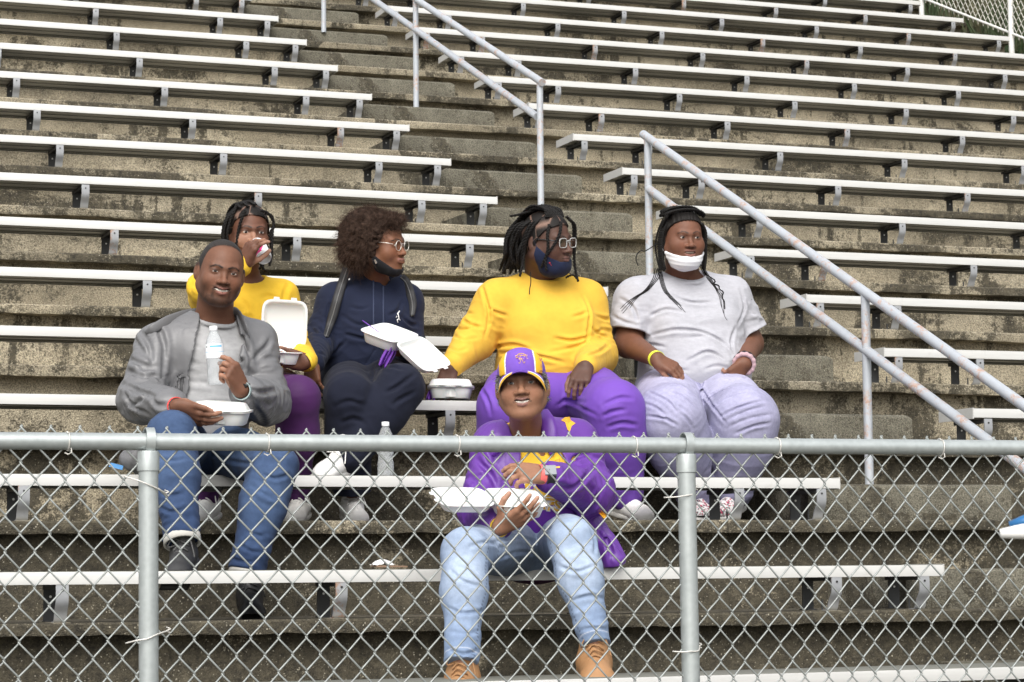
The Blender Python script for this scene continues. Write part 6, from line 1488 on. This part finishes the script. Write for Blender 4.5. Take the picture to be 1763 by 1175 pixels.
# ---------------------------------------------------------------- front fence
YF = 5.92
def chain_mesh(name, x0, x1, z0, z1, parent, px=.0716, pz=.0868, r=.0024, frame=None, seed=3, top_loops=True, mat_=None):
    # each wire is a flattened spiral hooked round its neighbours
    mb = MB(); k0, k1 = int(x0/(px/2)), int(x1/(px/2)); rs = np.random.RandomState(seed)
    for k in range(k0, k1):
        xa = k*px/2; pts = []
        nz = int((z1-z0)/(pz/2)); e = .0022
        for j in range(nz+1):
            z = z1-j*pz/2; s = (j+k) % 2
            x = xa+(px/2+e if s else -e)
            wob = rs.normal(0, .0009)
            dy = .0038
            # hook: front to back as it turns
            if s: pts += [(x-.003+wob, -dy*.6, z+.004), (x, 0, z), (x-.003+wob, dy*.6, z-.004)]
            else: pts += [(x+.003+wob, dy*.6, z+.004), (x, 0, z), (x+.003+wob, -dy*.6, z-.004)]
        pts = np.array(pts)
        if top_loops:   # knuckled tips above the rail
            pass
        if frame is not None: pts = frame(pts)
        else: pts = pts+np.array((0, YF, 0))
        mb.tube(pts, r, 6)
    return mb.build(name, mat_ or M_WIRE, parent, smooth=True)
fr = empty('chain_link_fence', (1.97, YF, -.86)); tag(fr, 'galvanised chain-link fence with a round top rail in front of the stand', 'fence')
def railz(x): return .3275+(x-.992)*.0033
t = MB(); t.tube([(x, YF, railz(x)) for x in np.linspace(-1.5, 6.2, 30)], .0212, 20); t.build('top_rail', M_GALV, fr, auto=.8)
for X in (-.215, 1.243, 2.70, 4.156, 5.61):
    zr = railz(X)
    t = MB(); t.tube([(X+.006, YF, -.87), (X+.004, YF, -.3), (X, YF, zr-.03)], .0243, 20); t.build('post', M_GALV, fr, auto=.8)
    cpo = MB(); prof = [(.0247, -.073), (.0272, -.072), (.0274, -.028), (.026, -.024), (.018, -.021)]
    th = np.linspace(0, 2*np.pi, 25)[:-1]; V = [(X+rr*math.cos(a), YF+rr*math.sin(a), zr+zz) for rr, zz in prof for a in th]
    F = [(a*24+j, a*24+(j+1) % 24, (a+1)*24+(j+1) % 24, (a+1)*24+j) for a in range(len(prof)-1) for j in range(24)]+[tuple(range(96, 120))]
    cpo.add(V, F); cap = cpo.build('cap', M_GALV, fr, auto=.6)
    # the strap that loops over the rail
    lp = MB(); a = np.linspace(-.45*math.pi, 1.45*math.pi, 20); R = .0265; V = []
    for q in a:
        yy, zz = YF+R*math.cos(q), zr+R*1.12*math.sin(q)+.004
        for rr in (0, .0028):
            for dx in (-.011, .011):
                V.append((X+dx+.002, YF+(R+rr)*math.cos(q), zr+(R*1.12+rr)*math.sin(q)+.003))
    F = [(4*k+0, 4*k+4, 4*k+5, 4*k+1) for k in range(19)]+[(4*k+2, 4*k+3, 4*k+7, 4*k+6) for k in range(19)]+[(4*k+0, 4*k+2, 4*k+6, 4*k+4) for k in range(19)]+[(4*k+1, 4*k+5, 4*k+7, 4*k+3) for k in range(19)]
    lp.add(V, F); lp.build('loop', M_GALV, cap, auto=.8)
chain_mesh('chain_mesh', -1.4, 6.1, -.84, .362, fr)
# aluminium tie wires
def tie_rail(x):
    a = np.linspace(-.6, 2*math.pi-.4, 22); zr = railz(x)
    P = [(x+.004*k/22, YF+.0235*math.cos(q+.5*math.pi)*-1, zr+.0235*math.sin(q+.5*math.pi)) for k, q in enumerate(a)]
    P += [(x+.01, YF-.012, zr-.028), (x+.002, YF-.008, zr-.033), (x-.006, YF-.004, zr-.028)]
    t = MB(); t.tube(P, .0018, 6); t.build('tie_wire', M_TIE, fr, smooth=True)
for px_ in (115, 458, 785, 1090, 1336, 1617): tie_rail(at(px_, 765, YF)[0])
def tie_post(P, sgn=1):
    Q = spline([at(x, y, YF-dy) for x, y, dy in P], 5); t = MB(); t.tube(Q, .0019, 6)
    # knot
    k = Q[-1]; a = np.linspace(0, 9, 14); t.tube([k+np.array((.005*math.cos(q), .004*math.sin(q), .0016*q-.006)) for q in a], .0017, 5)
    t.build('tie_wire', M_TIE, fr, smooth=True)
tie_post([(213, 820, .004), (236, 827, .022), (254, 834, .028), (272, 842, .022), (287, 850, .004)])
tie_post([(216, 1108, .004), (236, 1103, .022), (254, 1100, .028), (272, 1092, .022), (290, 1086, .004)])
tie_post([(1143, 857, .004), (1163, 856, .022), (1178, 854, .028), (1192, 851, .022), (1198, 840, .004)])
tie_post([(1158, 1122, .004), (1176, 1123, .022), (1188, 1122, .028), (1202, 1121, .022), (1205, 1112, .004)])
# ---------------------------------------------------------------- side fence, bank and plants at the top
XS = 12.42
sf = empty('side_fence', (XS, 17, treadZ(12))); tag(sf, 'rusty white chain-link fence climbing beside the top benches', 'fence')
M_WHT = steel_mat('flaking_white_paint', (.72, .72, .69), rust=.10, low=0., metal=0., rough=.6)
def slopez(y): return treadZ(0)+(y-rowY(0))*H/D
for y in (14.9, 17.3, 19.62, 21.28, 23.5):
    zb = treadZ(int((y-Y0)/D))
    t = MB(); t.tube([(XS, y, zb-.03), (XS, y, zb+.5), (XS, y, zb+1.5)], .026, 12); t.build('post', M_WHT, sf, auto=.8)
t = MB(); t.tube([(XS, y, slopez(y)+.16) for y in np.linspace(8, 23.5, 20)], .012, 8); t.build('bottom_rail', M_WHT, sf, auto=.8)
t = MB(); t.tube([(XS, y, slopez(y)+1.55) for y in np.linspace(8, 23.5, 20)], .02, 8); t.build('top_rail', M_WHT, sf, auto=.8)
def sframe(P): return np.stack([XS+P[:, 1]*1.2, P[:, 0], slopez(P[:, 0])+P[:, 2]], 1)
M_WIREW = steel_mat('rusty_chain_wire', (.62, .60, .54), rust=.03, low=0., metal=.1, rough=.6)
chain_mesh('chain_mesh', 13.5, 23.5, .1, 1.5, sf, px=.09, pz=.11, r=.0036, frame=sframe, mat_=M_WIREW)
# grassy bank beyond
bk = MB(); xs = np.linspace(12.78, 34, 26); ys = np.linspace(4, 60, 50); V = []
for x in xs:
    for y in ys:
        V.append((x, y, -1.6 if y < 6 else max(-1.6, min(slopez(y), 7.5)-.35+.62*(x-12.78)+.25*float(n1(x*1.3+y*.7, 3, .6))+.2*float(n1(y, 5, .9)))))
F = [(a*50+b, a*50+b+1, (a+1)*50+b+1, (a+1)*50+b)[::-1] for a in range(25) for b in range(49)]
bk.add(V, F); m = mat('bank_soil', rough=.95); n = N(m)
n.color(n.mix((.06, .048, .03), (.07, .09, .035), n.ramp(n.noise(1.6, 7, .7), (.42, 0.), (.58, 1.)))); n.bump(n.noise(14, 6, .8), .8, .06)
tag(bk.build('hillside', m, smooth=True), 'grassy bank rising beyond the stand', kind='structure')
def blades(cnt, region, hgt, wid, seed, mats, name, label, colr):
    rs = np.random.RandomState(seed); x = rs.uniform(*region[0], cnt); y = rs.uniform(*region[1], cnt)
    V = np.zeros((cnt, 4, 3)); ang = rs.uniform(0, 2*np.pi, cnt); h = rs.uniform(.5, 1.2, cnt)*hgt
    z = np.minimum(slopez(y), 7.5)-.35+.62*(x-12.78)
    cl = np.sin(x*2.1+3*np.sin(y*1.3))*np.sin(y*1.7+1.3)
    h *= (1+.7*cl); dx, dy = np.cos(ang), np.sin(ang); lean = rs.normal(0, .35, (cnt, 2))*h[:, None]
    b = np.stack([x, y, z-.05], 1); s = np.stack([dx, dy, 0*dx], 1)*wid*rs.uniform(.6, 1.5, cnt)[:, None]
    V[:, 0] = b-s; V[:, 1] = b+s; top = b+np.concatenate([lean, h[:, None]], 1); V[:, 2] = top+s*.25; V[:, 3] = top-s*.25
    F = np.arange(cnt*4).reshape(-1, 4); c0 = np.array(colr[0]); c1 = np.array(colr[1])
    k = np.clip(.5+.5*cl+rs.normal(0, .25, cnt), 0, 1)[:, None]; c = np.repeat(c0*(1-k)+c1*k, 4, 0)
    return mesh_obj(name, V.reshape(-1, 3), F, mats, None, False, c)
m = mat('grass_blades', rough=.8); n = N(m); n.color(n.attr())
o = blades(26000, ((12.8, 17.5), (16.5, 27)), .34, .012, 4, m, 'grass', '', ((.13, .10, .06), (.045, .075, .028))); tag(o, 'tall green and straw-coloured grass on the bank behind the side fence', kind='stuff')

# the blurred thing poking in at the far lower corner
wb = empty('tray', tuple(at(1745, 915, 3.2))); tag(wb, 'white rounded tray with something blue on it, out of focus in front of the fence', 'tray')
A, B = at(1722, 919, 3.2), at(2150, 880, 3.05); t = MB(); t.tube(np.array([A+(B-A)*k for k in np.linspace(0, 1, 12)]), [.007]+[.0115]*11, 16, flat=1.0)
t.build('rim', mat('white_plastic', (.82, .82, .80), .4), wb, smooth=True)
t = MB(); A, B = at(1738, 905, 3.25), at(2100, 872, 3.1); t.tube(np.array([A+(B-A)*k+np.array((0, 0, .006*math.sin(k*9))) for k in np.linspace(0, 1, 14)]), [.006]+[.0105]*13, 14)
t.build('blue_wrapper', mat('blue_film', (.02, .13, .32), .3), wb, smooth=True)
